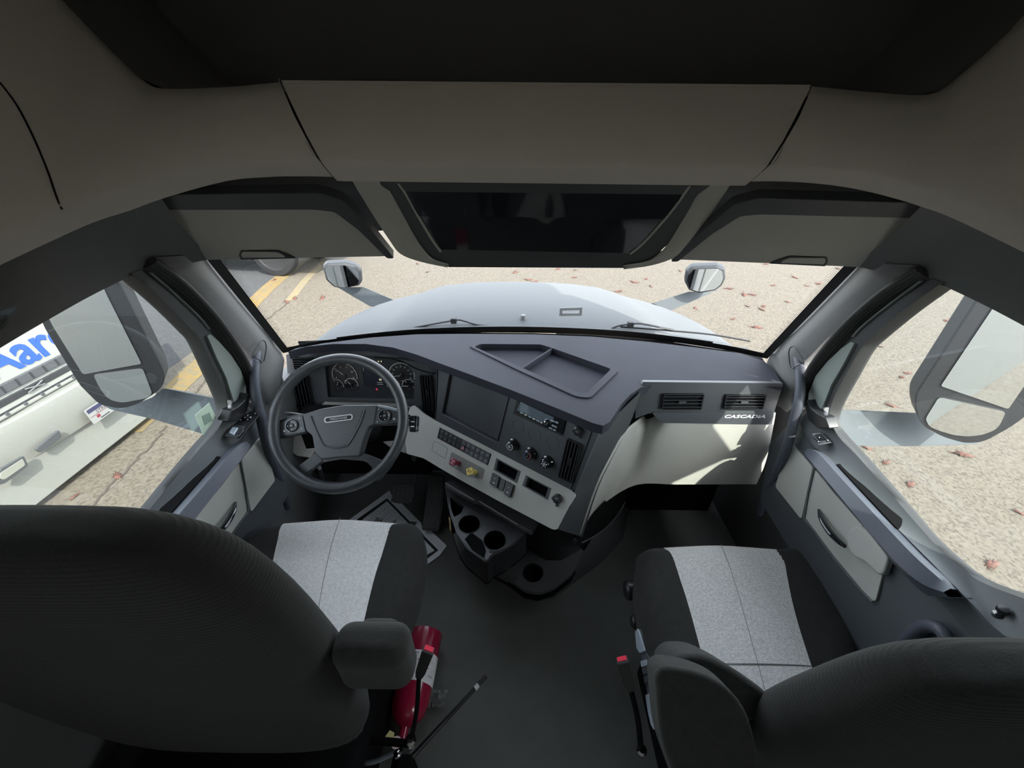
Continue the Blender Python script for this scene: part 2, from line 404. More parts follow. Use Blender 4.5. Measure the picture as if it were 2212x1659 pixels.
lo = [G(x, 351 + (x - 690) * .0115, D=.655) for x in range(694, 1660, 60)] + [G(1656, 362, D=.655)]
up = [G(603 + (x - 694) * 1.2, 167 + (x - 694) * .0105, D=.62) for x in range(694, 1660, 60)] + [G(1757, 177, D=.62)]
rows = []
for t, push in ((0, .06), (0, .014), (.02, .003), (.06, 0), (.3, -.008), (.6, -.006), (.93, 0), (.94, .005), (.99, .004), (1, .014), (1, .03)):
    rows.append([a * (1 - t) + b * t + CF * push for a, b in zip(lo, up)])
mh = MB().grid(rows); castH = caster(mh); hdr = mh.build('trim_6', BEIG, ang=60); struct(hdr, 'beige overhead centre panel between two seams')
# seams of the arch
sm = MB()
for sx, pts in ((1, [(600, 170), (603, 188), (625, 240), (655, 300), (675, 335), (690, 352)]), (1, [(1759, 205), (1735, 250), (1705, 300), (1680, 345), (1662, 361)])):
    sm.tube([castH(x + (3 if x < 1000 else -3), y, .0008) for x, y in pts], .0012, 6, sm=4)
struct(sm.build('seam_line', GREY, hdr)) ; sm = MB()
sm.tube([castL(x, y, .0005) for x, y, d in ((0, 178, .60), (35, 225, .605), (62, 275, .61), (85, 325, .615), (105, 375, .618), (122, 425, .622), (134, 452, .63))], .0013, 6, sm=4)
struct(sm.build('seam_gap', MATT, hdr))
# overhead storage recess, black fabric
m = MB().aabb(-1.0, 1.0, .62, 1.20, 2.12, 2.16); m.aabb(-1.0, 1.0, 1.14, 1.19, 1.60, 2.14)
m.aabb(-1.0, -.96, .60, 1.2, 1.56, 2.14); m.aabb(.96, 1.0, .60, 1.2, 1.56, 2.14); m.aabb(-.96, .96, .90, 1.16, 1.645, 1.665)
struct(m.build('overhead_shelf_recess', VOID), 'open overhead storage shelf lined in black above the beige panel')

alle = Gd(UPP_L[::-1]) + Gd(UPP_R)
alle = [p + CF * .012 for p in alle]
struct(MB().grid([alle, [V((p.x * 1.02, p.y + .10, p.z + .004)) for p in alle], [V((p.x * 1.05, max(p.y + .3, 1.0), p.z + .02)) for p in alle]]).build('shelf_lining', VOID, ang=70), 'black lining of the overhead shelf opening')
# ---- dark forward headliner above the visors
rows = []
def hl(Ls): return [G(x, y, D=d) for x, y, d in Ls]
top = [(200, 400, .70), (330, 372, .71), (460, 340, .72), (700, 335, .72), (900, 340, .72), (1106, 345, .72), (1400, 350, .72), (1650, 350, .72), (1890, 358, .72), (2010, 388, .71), (2130, 425, .70)]
mid = [(200, 470, .86), (330, 425, .88), (460, 405, .90), (700, 405, .92), (900, 410, .94), (1106, 412, .95), (1400, 415, .94), (1650, 415, .92), (1890, 420, .90), (2010, 440, .88), (2130, 485, .86)]
bot = [V((-.90, 1.02, 1.40)), V((-.88, 1.06, 1.385)), V((-.80, 1.10, 1.395)), V((-.55, 1.15, 1.405)), V((-.3, 1.20, 1.415)), V((0, 1.22, 1.42)), V((.3, 1.20, 1.415)), V((.55, 1.15, 1.405)), V((.80, 1.10, 1.395)), V((.88, 1.06, 1.385)), V((.90, 1.02, 1.40))]
top, mid = hl(top), hl(mid)
md2 = [a * .5 + b * .5 + V((0, 0, .03)) for a, b in zip(mid, bot)]
m = MB().grid([cat(r, 3) for r in (top, mid, md2, bot)])
struct(m.build('trim_7', DKHL, ang=60, solid=.01), 'dark headliner above the sun visors')

# ---- side covers between arch, visor and door window
def side_cover(sx):
    lowr = [(1845, 575, .84), (1905, 586, .86), (1975, 590, .875), (2046, 621, .888), (2130, 661, .892), (2215, 706, .894), (2330, 770, .90), (2480, 860, .905), (2700, 1010, .91)]
    upr = [(2010, 425, .70), (2060, 436, .71), (2110, 447, .72), (2150, 460, .73), (2200, 478, .74), (2256, 500, .745), (2380, 560, .75), (2520, 640, .76), (2740, 800, .77)]
    # lower edge sits on the leaning door plane; upper edge tucks under the arch
    L = []
    for x, y, X in lowr: L.append(mir(G(x, y, X=X), sx))
    U = []
    for x, y, X in upr: U.append(mir(G(x, y, D=.69 - .035 * min(1.5, (x - 2010) / 370)), sx))
    rows = []
    Lc, Uc = cat(L, 4), cat(U, 4)
    rows.append([a + V((sx * .05, 0, .012)) for a in Lc]); rows.append([a + V((sx * .012, 0, .001)) for a in Lc])
    for t in (0, .2, .4, .6, .8, 1):
        rows.append([a * (1 - t) + b * t + V((sx * .012 * math.sin(math.pi * t), 0, .010 * math.sin(math.pi * t))) for a, b in zip(Lc, Uc)])
    return MB().grid(rows)
struct(side_cover(1).build('trim_8', DKHL, ang=60), 'dark curved cover above the passenger door window')
struct(side_cover(-1).build('trim_9', DKHL, ang=60), 'dark curved cover above the driver door window')

# ---- windshield pillars
def pillar(sx):
    # inner edge along the glass, outer edge at the door opening (photo, passenger side)
    e1 = [(1868, 560), (1850, 582), (1800, 636), (1750, 688), (1700, 740), (1678, 765)]
    ws = []
    for k, (x, y) in enumerate(e1):
        t = k / 5; ws.append(G(x, y, X=.880 + .103 * t))
    e2 = [(1985, 572), (1969, 586), (1915, 622), (1871, 652), (1800, 716), (1738, 780)]
    o2 = [DR.sh(.035).w(x, y) for x, y in e2]
    rows = []
    for a, b in zip(ws, o2):
        m1 = a * .7 + b * .3 + V((-.022, -.012, .004)); m2 = a * .3 + b * .7 + V((-.022, -.004, .0))
        rows.append([a + V((.004, .03, .0)), a, m1, m2, b, b + V((.05, .01, 0))])
    # base widening down to the dash end
    base = [G(1668, 778, X=.965), G(1690, 800, X=.935), G(1700, 835, X=.925), G(1712, 860, X=.93), G(1700, 905, X=.945)]
    rows2 = [list(c) for c in zip(*[cat([r[i] for r in rows], 3) for i in range(6)])]
    m = MB().grid(rows2)
    low = [G(1655, 790, X=1.0), G(1662, 790, X=.962), G(1690, 806, X=.935), G(1712, 815, X=.93), G(1736, 800, X=.935), G(1742, 790, X=.99)]
    low2 = [G(1665, 870, X=1.0), G(1668, 872, X=.955), G(1690, 880, X=.94), G(1700, 890, X=.94), G(1712, 880, X=.945), G(1716, 870, X=.99)]
    m.grid([rows2[-1], low, low2])
    if sx < 0: m.mirror()
    return m
pr_ = struct(pillar(1).build('trim_10', PILM, ang=70, solid=.004), 'dark windshield pillar cover on the passenger side')
pl_ = struct(pillar(-1).build('trim_11', PILM, ang=70, solid=.004), 'dark windshield pillar cover on the driver side')
# oval cover plate on each pillar foot
for sx, par in ((1, pr_), (-1, pl_)):
    q = DR.sh(.062)
    pts = [(1714, 748), (1704, 760), (1709, 795), (1722, 790), (1737, 782), (1728, 765)]
    m = MB().tube([q.w(x, y) for x, y in pts], .0016, 6, closed=True, sm=3)
    if sx < 0: m.mirror()
    m.build('bolt_cover', BLK, par)
# ================================================================== DOORS
def door(sx):
    side = 'passenger' if sx > 0 else 'driver'
    root = bpy.data.objects.new('door_2' if sx > 0 else 'door_1', None); COL.objects.link(root); root.location = (sx * 1.0, .7, .1)
    root['label'] = side + ' side cab door with dark trim'; root['kind'] = 'structure'
    def b(m, *a, **k):
        if sx < 0: m.mirror()
        return m.build(*a, **k)
    D0 = DR
    # curves on the photo, passenger side
    gl = [(2046, 622), (1971, 677), (1905, 732), (1880, 757), (1847, 815), (1822, 860), (1808, 893), (1809, 918), (1823, 940), (1879, 1001), (1950, 1083), (2018, 1163), (2062, 1204), (2121, 1250), (2212, 1286), (2330, 1330)]
    o1 = [(2034, 610), (1952, 668), (1888, 722), (1862, 745), (1824, 805), (1800, 852), (1789, 895), (1797, 923), (1813, 945), (1871, 1008), (1942, 1088), (2010, 1169), (2055, 1210), (2116, 1257), (2212, 1295), (2330, 1339)]
    g3 = [D0.w(x, y) for x, y in gl]; f3 = [D0.sh(.022).w(x, y) for x, y in o1]
    g3s, f3s = cat(g3, 4), cat(f3, 4)
    rows = [[a + V((.012, 0, 0)) for a in g3s], g3s, [a * .5 + c * .5 + V((-.012, 0, .002)) for a, c in zip(g3s, f3s)], f3s, [a + V((.02, 0, 0)) for a in f3s]]
    b(MB().grid(rows), 'window_seal', RUB, root, ang=70)
    # painted / grey window frame between seal and pillar rubber
    o3 = [(2010, 596), (1935, 640), (1868, 690), (1838, 722), (1790, 778), (1762, 812), (1748, 845), (1745, 880)]
    i3 = o1[:6] + [(1790, 872), (1786, 880)]
    pA = cat([D0.sh(.018).w(x, y) for x, y in i3], 3); pB = cat([D0.sh(.012).w(x, y) for x, y in o3], 3)
    b(MB().grid([[p + V((.03, 0, 0)) for p in pA], pA, [a * .5 + c * .5 + V((-.006, 0, 0)) for a, c in zip(pA, pB)], pB, [p + V((.04, 0, 0)) for p in pB]]), 'window_frame', DARK, root, ang=70)
    tri = [(1846, 742), (1822, 788), (1796, 832), (1782, 868), (1775, 884), (1745, 884), (1747, 848), (1762, 812), (1788, 780), (1818, 752), (1838, 738)]
    qt = D0.sh(.026); b(MB().prism(qt, rnd(qt.pxs(tri), .003), -.01, .001), 'corner_frame', FRAM, root, bevel=.0015)
    b(MB().tube([D0.sh(.024).w(x, y) for x, y in ((1990, 607), (1925, 655), (1866, 702), (1842, 727))], .004, 8, sm=4, flat=.5), 'chrome_bead', FRAM, root)
    # ribbed weatherstrip between frame and pillar
    o4 = [(1985, 580), (1908, 628), (1846, 680), (1805, 722), (1762, 775), (1738, 815), (1728, 850), (1724, 885)]
    pC = cat([D0.sh(.045).w(x, y) for x, y in o4], 3)
    for k, nm in ((.25, 0), (.6, 1), (.95, 2)):
        pass
    m = MB()
    for k in (.1, .38, .66, .94):
        m.tube([a * (1 - k) + c * k for a, c in zip(pB, pC)], .0085, 8)
    b(m, 'weatherstrip', RUB, root, ang=70)
    # door shell: outer face under the window, painted on the outside
    m = MB(); m.aabb(1.045, 1.085, .20, 1.32, -.05, .70)
    b(m, 'outer_panel', SKNM, root, bevel=.01)
    # shelf (belt) surface
    inn = [(1724, 905), (1735, 925), (1757, 962), (1801, 998), (1860, 1060), (1942, 1145), (2010, 1213), (2068, 1272), (2110, 1315), (2150, 1357), (2235, 1420)]
    out = [(1770, 868), (1790, 903), (1812, 944), (1850, 983), (1908, 1048), (1966, 1115), (2026, 1182), (2066, 1217), (2116, 1255), (2212, 1294), (2330, 1338)]
    I3 = [D0.sh(.070 if k > 2 else .06).w(x, y) for k, (x, y) in enumerate(inn)]
    O3 = [D0.sh(.024).w(x, y) for x, y in out]
    Ic, Oc = cat(I3, 4), cat(O3, 4)
    # pocket cut in the shelf behind the armrest
    poc = [(1806, 1001), (1824, 1003), (1844, 1014), (1880, 1050), (1930, 1100), (1950, 1120), (1948, 1135), (1941, 1144)]
    rows = [Oc]
    for t in (.12, .35, .6, .88): rows.append([a * (1 - t) + c * t + V((0, 0, -.001 - .006 * math.sin(t * 3.14))) for a, c in zip(Oc, Ic)])
    rows += [Ic, [p + V((.004, 0, -.012)) for p in Ic], [p + V((.022, 0, -.10)) for p in Ic], [p + V((.03, 0, -.24)) for p in Ic]]
    b(MB().grid(rows), 'belt_shelf', DOORM, root, ang=50)
    # corner cover in front (black triangle at the mirror corner)
    ct = [(1745, 868), (1752, 862), (1757, 878), (1775, 893), (1790, 900), (1800, 925), (1775, 925), (1752, 905)]
    q = D0.sh(.04)
    b(MB().prism(q, rnd(q.pxs(ct), .006), -.02, .012), 'mirror_corner_cover', BLK, root, bevel=.004)
    # dark pocket
    ps = PL(D0.sh(.07).w(1860, 1060) + V((0, 0, .0005)), (0, 1, 0), (-.06, 0, 1))
    pp = ps.pxs(poc, .004)
    b(MB().prism(ps, rnd(pp, .008), -.0, .0035), 'shelf_pocket', MATT, root)
    # armrest
    am = [(1752, 970, 1748, 992), (1770, 975, 1760, 1012), (1792, 990, 1790, 1045), (1830, 1030, 1832, 1090), (1880, 1083, 1875, 1145), (1940, 1146, 1920, 1205), (2000, 1207, 1968, 1258), (2045, 1250, 2003, 1285), (2066, 1274, 2050, 1291)]
    rows = []
    for k, (xa, ya, xb, yb) in enumerate(am):
        f = min(1, .35 + .65 * math.sin(math.pi * min(1, (k + .3) / 3.5) / 2)) if k < 4 else (1 if k < 7 else (.8 if k == 7 else .5))
        p = D0.sh(.072).w(xa, ya); q2 = D0.sh(.105).w(xb, yb)
        c1 = p + V((-.030 * f, 0, .008 * f)); c2 = p + V((-.055 * f, 0, -.006)) ; c2 = c2 * .6 + q2 * .4 + V((-.012 * f, 0, .006))
        rows.append([p + V((.012, 0, -.005)), p, c1, c2, q2, q2 + V((.05, 0, .0))])
    rr_ = [cat([r[i] for r in rows], 3) for i in range(6)]
    b(MB().grid([list(c) for c in zip(*rr_)]), 'armrest', ARMM, root, ang=45)
    # lower door card
    lc = D0.sh(.062)
    card = [(1712, 905), (1757, 964), (1760, 1000), (1832, 1088), (1920, 1203), (2000, 1287), (2070, 1287), (2150, 1362), (2160, 1420), (2080, 1480), (1960, 1520), (1860, 1470), (1790, 1330), (1700, 1180), (1640, 1080), (1660, 960)]
    low = PL(lc.w(1757, 975), (0, 1, 0), (-1, 0, .10))
    b(MB().prism(low, low.pxs(card), -.02, -.004), 'door_card', FASC, root)
    # grey front inset and grey handle inset
    f1 = [(1712, 958), (1757, 1010), (1733, 1119), (1729, 1119), (1676, 1052), (1690, 1000)]
    b(MB().prism(low, rnd(low.pxs(f1), .006), -.004, .003), 'front_inset', GREY, root, bevel=.002)
    f2 = [(1759, 1010), (1800, 1062), (1860, 1130), (1918, 1203), (1894, 1298), (1884, 1299), (1800, 1203), (1737, 1121), (1737, 1115)]
    b(MB().prism(low, rnd(low.pxs(f2), .006), -.004, .003), 'handle_inset', GREY, root, bevel=.002)
    rim = [low.w(x, y, .006) for x, y in ((1759, 1010), (1746, 1065), (1737, 1119), (1800, 1204), (1860, 1276), (1884, 1300))]
    b(MB().tube(rim, .0025, 6), 'inset_rim', FASC, root)
    blk = [(1829, 1146), (1843, 1137), (1862, 1137), (1918, 1205), (1906, 1240), (1896, 1243), (1866, 1213), (1842, 1203), (1826, 1182)]
    b(MB().prism(low, rnd(low.pxs(blk, .022), .012), .0, .020), 'pull_cup', GREY, root, bevel=.008, seg=3)
    hd = [low.w(x, y, h) for x, y, h in ((1769, 1101, .008), (1776, 1122, .024), (1792, 1148, .032), (1810, 1168, .030), (1826, 1180, .014))]
    b(MB().tube(hd, [.004, .009, .011, .010, .007], 10, sm=5, flat=.6), 'door_handle', GLOS, root)
    # window glass
    gp = [(1971, 677), (1905, 732), (1870, 770), (1830, 835), (1803, 893), (1809, 925), (1879, 1001), (2018, 1172), (2121, 1258), (2212, 1300), (2330, 1350), (2420, 1380)]
    q = D0.sh(-.006); gq = q.pxs(gp); bt_ = -(1.385 - .86) / .99
    gq = [(.86, bt_)] + gq + [(.16, gq[-1][1]), (.16, bt_)]
    g = MB().prism(q, gq, -.002, .0)
    b(g, 'window_glass', GLS, root)
    return root, low
d_r, lowr = door(1)
d_l, lowl = door(-1)
for i, dd in ((2, d_l), (3, d_r)):
    pass
# door switches: passenger (one rocker), driver (rockers and mirror knob)
q = PL(DR.sh(.05).w(1777, 950) + V((0, 0, .004)), (1, 0, 0), (-.06, -.02, 1))
m = MB().prism(q, q.pxs([(1753, 938), (1780, 935), (1799, 957), (1767, 962)], .0), 0, .003)
pt = m.build('switch_panel', DOORM, d_r, bevel=.001)
m = MB().prism(q, q.pxs([(1755, 944), (1770, 938), (1784, 955), (1769, 957)], .004), .003, .009); m.build('window_switch', GLOS, pt, bevel=.002)
m = MB().prism(q, q.pxs([(1773, 938), (1780, 938), (1794, 954), (1787, 955)], .004), .003, .008); m.build('window_switch', GLOS, pt, bevel=.002)
for x, y in ((1770, 945), (1768, 954), (1788, 951)):
    a, b_ = q.px(x, y, .009); MB().prism(q, circ(a, b_, .0016, 8), .0085, .0096).build('switch_mark', WHT, pt)
ql = PL(mir(DR.sh(.05).w(1777, 950), -1) + V((0, 0, .006)), (1, 0, 0), (.06, -.02, 1))
pan = MB().prism(ql, rnd(ql.pxs([(483, 944), (512, 888), (545, 882), (561, 897), (518, 949)]), .004), 0, .003).build('switch_panel', BLK, d_l, bevel=.001)
m = MB().prism(ql, ql.pxs([(486, 942), (501, 918), (530, 921), (514, 946)], .003), .003, .005); fr_ = m.build('switch_frame', DARK, pan, bevel=.001)
m = MB().prism(ql, ql.pxs([(495, 935), (503, 923), (515, 925), (506, 940)], .008), .005, .011).build('window_switch', SILV, pan, bevel=.002)
m = MB().prism(ql, ql.pxs([(510, 941), (518, 926), (528, 928), (518, 943)], .008), .005, .010).build('window_switch', GLOS, pan, bevel=.002)
a, b_ = ql.px(535, 901, .006); MB().lathe(ql, a, b_, [(.013, .003), (.013, .009), (.010, .011)]).build('mirror_knob', GLOS, pan)
for x, y in ((529, 902), (535, 897), (541, 902), (535, 906), (533, 890), (551, 893), (520, 907)):
    a, b_ = ql.px(x, y, .012); MB().prism(ql, circ(a, b_, .0018, 8), .0112, .0122).build('switch_mark', WHT, pan)
# lock knob at the rear of the passenger door and rubber buffer
p = DR.sh(.05).w(2159, 1328)
m = MB().lathe(PL(p, (1, 0, 0), (-.3, 0, 1)), 0, 0, [(.010, -.01), (.010, .004), (.006, .008), (.006, .014), (.010, .018), (.008, .024)], 16)
m.build('lock_knob', GLOS, d_r)
# window sticker on the driver glass (plain, pale green)
qs = PL((-.972 + .008, 0, .86), (0, 1, 0), (.99, 0, -.139))
st = MB().prism(qs, qs.pxs([(421, 897), (451, 870), (466, 902), (438, 939)]), 0, .0015).build('window_sticker', STKR)
tag(st, 'small pale green paper sticker stuck on the lower corner of the driver door glass', 'sticker')
gp_ = qs.pxs([(436, 899), (453, 891), (459, 908), (442, 919)], .002)
MB().prism(qs, gp_, .0015, .0021).build('printed_patch', lab and M('sticker_grey_print', (.22, .30, .25), .7), st)

# ================================================================== SUN VISORS
def visor(sx):
    # driver side pixels
    P = plane2(G(370, 565, Y=1.0), G(848, 556, Y=1.04), 0)
    cn = [G(228, 452, Y=.93), G(770, 447, Y=.95)]
    a = G(370, 564, Y=1.02); b_ = G(848, 553, Y=1.05); c = G(600, 452, Y=.90)
    n = (b_ - a).cross(c - a).normalized()
    if n.dot(CAM - a) < 0: n = -n
    P = PL(a, b_ - a, n)
    outl = P.pxs([(228, 452), (262, 490), (312, 532), (370, 565), (480, 561), (848, 554), (800, 500), (735, 440), (700, 424), (640, 420), (232, 420)])
    outl = rnd(outl, [.01, .02, .02, .02, 0, .004, 0, .03, .03, .02, .01])
    m = MB().prism(P, outl, -.014, .0)
    if sx > 0: m.mirror()
    v = m.build('sun_visor', VISM, bevel=.005, seg=3)
    # folded upper bolster, its shading painted in with a darker material
    up = P.pxs([(222, 451), (216, 418), (690, 414), (742, 430), (800, 492), (852, 556), (836, 556), (775, 495), (722, 455), (680, 450)], .006)
    m = MB().prism(P, rnd(up, .008), -.012, .010)
    if sx > 0: m.mirror()
    lab(m.build('visor_hinge_edge', DARK, v, bevel=.005, seg=3), 'folded edge of the visor, its shade painted in as a darker colour')
    nt_ = P.pxs([(516, 550), (520, 541), (600, 540), (622, 548), (640, 557), (520, 560)], .001)
    m = MB().prism(P, rnd(nt_, .004), 0, .003)
    if sx > 0: m.mirror()
    h = m.build('pull_slot', BLK, v, bevel=.001)
    nt_ = P.pxs([(521, 551), (524, 544), (598, 545), (612, 551), (616, 556), (524, 557)], .004)
    m = MB().prism(P, rnd(nt_, .003), .003, .004)
    if sx > 0: m.mirror()
    m.build('slot_lip', VISM, h)
    return v
vl = visor(-1); tag(vl, 'grey fold-down sun visor above the steering wheel side of the windshield', 'sun visor', 'sun visors')
vr = visor(1); tag(vr, 'grey fold-down sun visor above the passenger side of the windshield', 'sun visor', 'sun visors')

# ================================================================== OVERHEAD CONSOLE
oc = thing('overhead_console', 'dark overhead console with glossy panel and curved side rails above windshield centre', 'overhead console', (0, .95, 1.45))
def oc_pt(x, y):
    t = (y - 352) / (577 - 352); return G(x, y, Y=.80 + .20 * t + .02 * math.sin(math.pi * t))
def ocg(L, R_): return [[oc_pt(lx + (rx - lx) * k / 12, ly + (ry - ly) * k / 12) for k in range(13)] for (lx, ly), (rx, ry) in zip(L, R_)]
Lb = [(800, 350), (835, 425), (868, 480), (895, 525), (925, 558), (965, 574), (970, 577)]; Rb = [(1560, 360), (1520, 432), (1478, 488), (1440, 530), (1405, 562), (1355, 577), (1350, 579)]
rows = ocg(Lb, Rb); rows.append([p + V((0, .06, .02)) for p in rows[-1]]); rows.insert(0, [p + V((0, -.01, .06)) for p in rows[0]])
MB().grid(rows).build('shell', DARK, oc, ang=60)
for s, cen in ((-1, None), (1, None)):
    if s < 0:
        o_ = [(735, 348), (765, 400), (803, 462), (838, 515), (862, 545), (905, 562), (965, 575)]; i_ = [(803, 350), (835, 400), (866, 455), (893, 505), (912, 535), (935, 560), (970, 572)]
    else:
        o_ = [(1605, 360), (1572, 412), (1532, 470), (1490, 522), (1462, 552), (1412, 570), (1350, 579)]; i_ = [(1538, 360), (1512, 410), (1482, 462), (1452, 512), (1432, 540), (1400, 564), (1345, 575)]
    A = cat([oc_pt(*p) + CF * .012 for p in o_], 4); B = cat([oc_pt(*p) - CF * .008 for p in i_], 4)
    nA = len(A) - 1; mid_ = [a * .5 + b_ * .5 - CF * .022 * min(1, (nA - k) / 8) for k, (a, b_) in enumerate(zip(A, B))]
    MB().grid([[p + V((0, .005, .03)) for p in A], A, [a * .55 + b_ * .45 for a, b_ in zip(A, mid_)], mid_, [a * .45 + b_ * .55 - CF * .004 for a, b_ in zip(mid_, B)], B, [p + CF * .014 for p in B]]).build('side_rail', VISM, oc, ang=70)
Lg = [(870, 408), (905, 470), (912, 472), (930, 497), (953, 540)]; Rg = [(1480, 415), (1432, 475), (1425, 478), (1405, 503), (1362, 548)]
rows = ocg(Lg, Rg); rows = [[p - CF * (.003 if k not in (1, 2) else .010) for p in r] for k, r in enumerate(rows)]
MB().grid(rows).build('glossy_panel', GLOS, oc, ang=15)
for L in ([(862, 398), (880, 425), (905, 470), (935, 520), (953, 545)], [(1487, 404), (1462, 440), (1432, 478), (1390, 525), (1360, 550)]):
    MB().tube([oc_pt(*p) - CF * .006 for p in L], .003, 8, sm=4).build('panel_edge', VISM, oc)
# ================================================================== DASHBOARD
dash = thing('dashboard', 'dark wrap-around truck dashboard with bluish grey top under the windshield', 'dashboard', (0, 1.35, .45))
ZP = .90
PT = PL((0, 0, ZP), (1, 0, 0), (0, 0, 1))
near = [(622, 760), (660, 749), (720, 743), (790, 743), (850, 751), (900, 766), (950, 785), (1010, 807), (1100, 841), (1200, 881), (1280, 914), (1303, 920), (1318, 911), (1343, 872), (1362, 852), (1385, 837), (1420, 829), (1500, 830), (1600, 833), (1690, 836)]
far = [(1692, 832), (1672, 800), (1650, 779), (1600, 763), (1500, 750), (1400, 738), (1280, 727), (1150, 722), (1000, 721), (900, 722), (800, 729), (700, 741), (640, 752)]
tray_i = rnd(PT.pxs([(1024, 751), (1038, 745), (1168, 746), (1190, 753), (1320, 799), (1266, 852), (1245, 849), (1120, 793)]), .012)
mPad = MB().prism(PT, PT.pxs(near + far), -.034, 0, holes=[tray_i])
mPad.build('top_pad', PADM, dash, bevel=.007, seg=3, ang=30)
# far lip continuing to the glass, in shade
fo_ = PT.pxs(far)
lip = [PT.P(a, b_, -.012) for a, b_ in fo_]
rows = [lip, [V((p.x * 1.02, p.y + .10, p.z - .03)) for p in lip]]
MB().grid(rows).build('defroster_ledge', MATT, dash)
# tray with raised rim, floor and divider
tray_o = rnd(PT.pxs([(1012, 749), (1030, 740), (1172, 741), (1198, 748), (1338, 801), (1275, 862), (1245, 859), (1118, 801)]), .018)
t = MB().prism(PT, tray_o, -.002, .0045, holes=[tray_i]).build('storage_tray', PADM, dash, bevel=.0015)
MB().prism(PT, tray_i, -.030, -.024).build('tray_floor', PADM, t)
p0, p1 = V(PT.px(1194, 752)), V(PT.px(1126, 797)); dd = (p1 - p0).normalized(); nn = V((-dd.y, dd.x)) * .0035
MB().prism(PT, [tuple(p0 + nn), tuple(p0 - nn), tuple(p1 - nn), tuple(p1 + nn)], -.024, .002).build('tray_divider', PADM, t, bevel=.0015)

# ---- instrument fascia
FP = plane2(G(622, 790, Y=1.475), G(945, 800, Y=1.40), 12)
outl = FP.pxs([(618, 766), (660, 757), (720, 752), (800, 752), (860, 760), (905, 772), (952, 790), (952, 800), (952, 912), (918, 893), (893, 877), (860, 868), (708, 864), (684, 882), (655, 899), (628, 910)])
clu = rnd(FP.pxs([(702, 792), (712, 776), (745, 768), (810, 768), (850, 774), (880, 788), (896, 808), (894, 862), (708, 858)]), .006)
v3 = rnd(FP.pxs([(911, 806), (938, 811), (936, 886), (911, 882)]), .003)
MB().prism(FP, outl, -.02, 0, holes=[clu]).build('instrument_fascia', FASC, dash, bevel=.003)
CP = FP.sh(-.018)
cl = MB().prism(CP, rnd(CP.pxs([(694, 795), (706, 770), (745, 760), (812, 760), (860, 766), (892, 782), (905, 806), (902, 872), (698, 868)]), .006), -.01, 0).build('instrument_cluster', M('cluster_face', (.020, .024, .030), .45), dash)
# cluster inner wall / lip and grey strip under it
rows = []
rim = [FP.P(a, b_, 0) for a, b_ in clu]; rin = [FP.P(a, b_, -.018) for a, b_ in clu]
MB().grid([rim, rin], cu=True).build('cluster_surround', DARK, dash)
MB().prism(FP, rnd(FP.pxs([(704, 861), (862, 864), (895, 873), (893, 879), (860, 870), (706, 867)]), .002), 0, .006).build('cluster_ledge', DARK, dash, bevel=.002)
arc_line = [FP.w(x, y, .002) for x, y in ((808, 772), (840, 774), (868, 781), (898, 796), (930, 806), (943, 806))]
MB().tube(arc_line, .0022, 6, sm=4).build('fascia_crease', MATT, dash)
def gauge(cx, cy, r, t0, t1, nums, lab_, na, nl, ringw=.0022, ns=.0075):
    a, b_ = CP.px(cx, cy); rm = r
    g = MB().prism(CP, circ(a, b_, rm * 1.06, 36), 0, .002).build('gauge', BLK, cl)
    MB().arc(CP, a, b_, rm - ringw, rm, t0, t1, .002, .0028, 40).build('gauge_ring', WHT, g)
    tk = MB(); n = len(nums) - 1 if nums else 4
    for k in range(2 * n + 1):
        th = R(t1 + (t0 - t1) * k / (2 * n)); L = .1 if k % 2 else .16; q = CP.at(a, b_, th)
        tk.box(q, rm * (1 - L), rm * .98, -.0004, .0004, .002, .0026)
    if n > 1: tk.build('gauge_ticks', WHT, g)
    for k, s in enumerate(nums):
        th = R(t1 + (t0 - t1) * k / n)
        text('numeral', CP, s, ns, WHT, g, a + math.cos(th) * rm * .70, b_ + math.sin(th) * rm * .70, .0026, .0002)
    text('unit_print', CP, lab_, ns * .6, WHT, g, a, b_ - rm * .42, .0026, .0002)
    q = CP.at(a, b_, R(na))
    nd = MB().prism(q, [(-rm * .08, -.0014), (rm * nl, -.0006), (rm * nl, .0006), (-rm * .08, .0014)], .004, .0052)
    nd.build('needle', WHT, g)
    MB().lathe(CP, a, b_, [(rm * .16, .002), (rm * .16, .0045), (rm * .12, .0065)], 16).build('needle_hub', BLK, g)
ppm = (V(CP.px(768, 820)) - V(CP.px(740, 820))).length / 28
gauge(745, 811, 27 * ppm, -15, 195, ['0', '5', '10', '15', '20', '25'], 'RPM', 140, .92, ns=.0105)
gauge(868, 811, 27 * ppm, -15, 195, ['5', '15', '25', '35', '45', '55', '65', '75', '85'], 'MPH', 186, .85, ns=.0085)
gauge(729, 833, 14 * ppm, -10, 120, ['E', 'F'], 'OIL', 70, .75, ns=.006)
gauge(760, 831, 14.5 * ppm, -10, 165, ['E', '', 'F'], 'FUEL', 132, .85, ns=.006)
gauge(884, 834, 15 * ppm, -10, 185, ['0', '60', '120', '150'], 'AIR', 176, .85, ns=.006)
gauge(850, 832, 14 * ppm, 10, 195, ['0', '60', '120'], 'AIR', 190, .8, ns=.006)
lp = CP.rect([(784, 790), (832, 790), (832, 835), (784, 835)])
sc = MB().prism(CP, rr(*lp[:2], *lp[2:], .003), 0, .003, holes=[rr(lp[0] + .003, lp[1] - .003, lp[2] + .003, lp[3] - .003, .002)]).build('screen_frame', BLK, cl)
MB().prism(CP, rr(lp[0] + .002, lp[1] - .002, lp[2] + .002, lp[3] - .002, .002), .0005, .0012).build('screen', M('dim_screen', (.018, .022, .035), .25), sc)
a, b_ = CP.px(822, 820); text('gear_letter', CP, 'N', .013, YPR, sc, a, b_, .0016, .0002, off=.0004)
q = CP
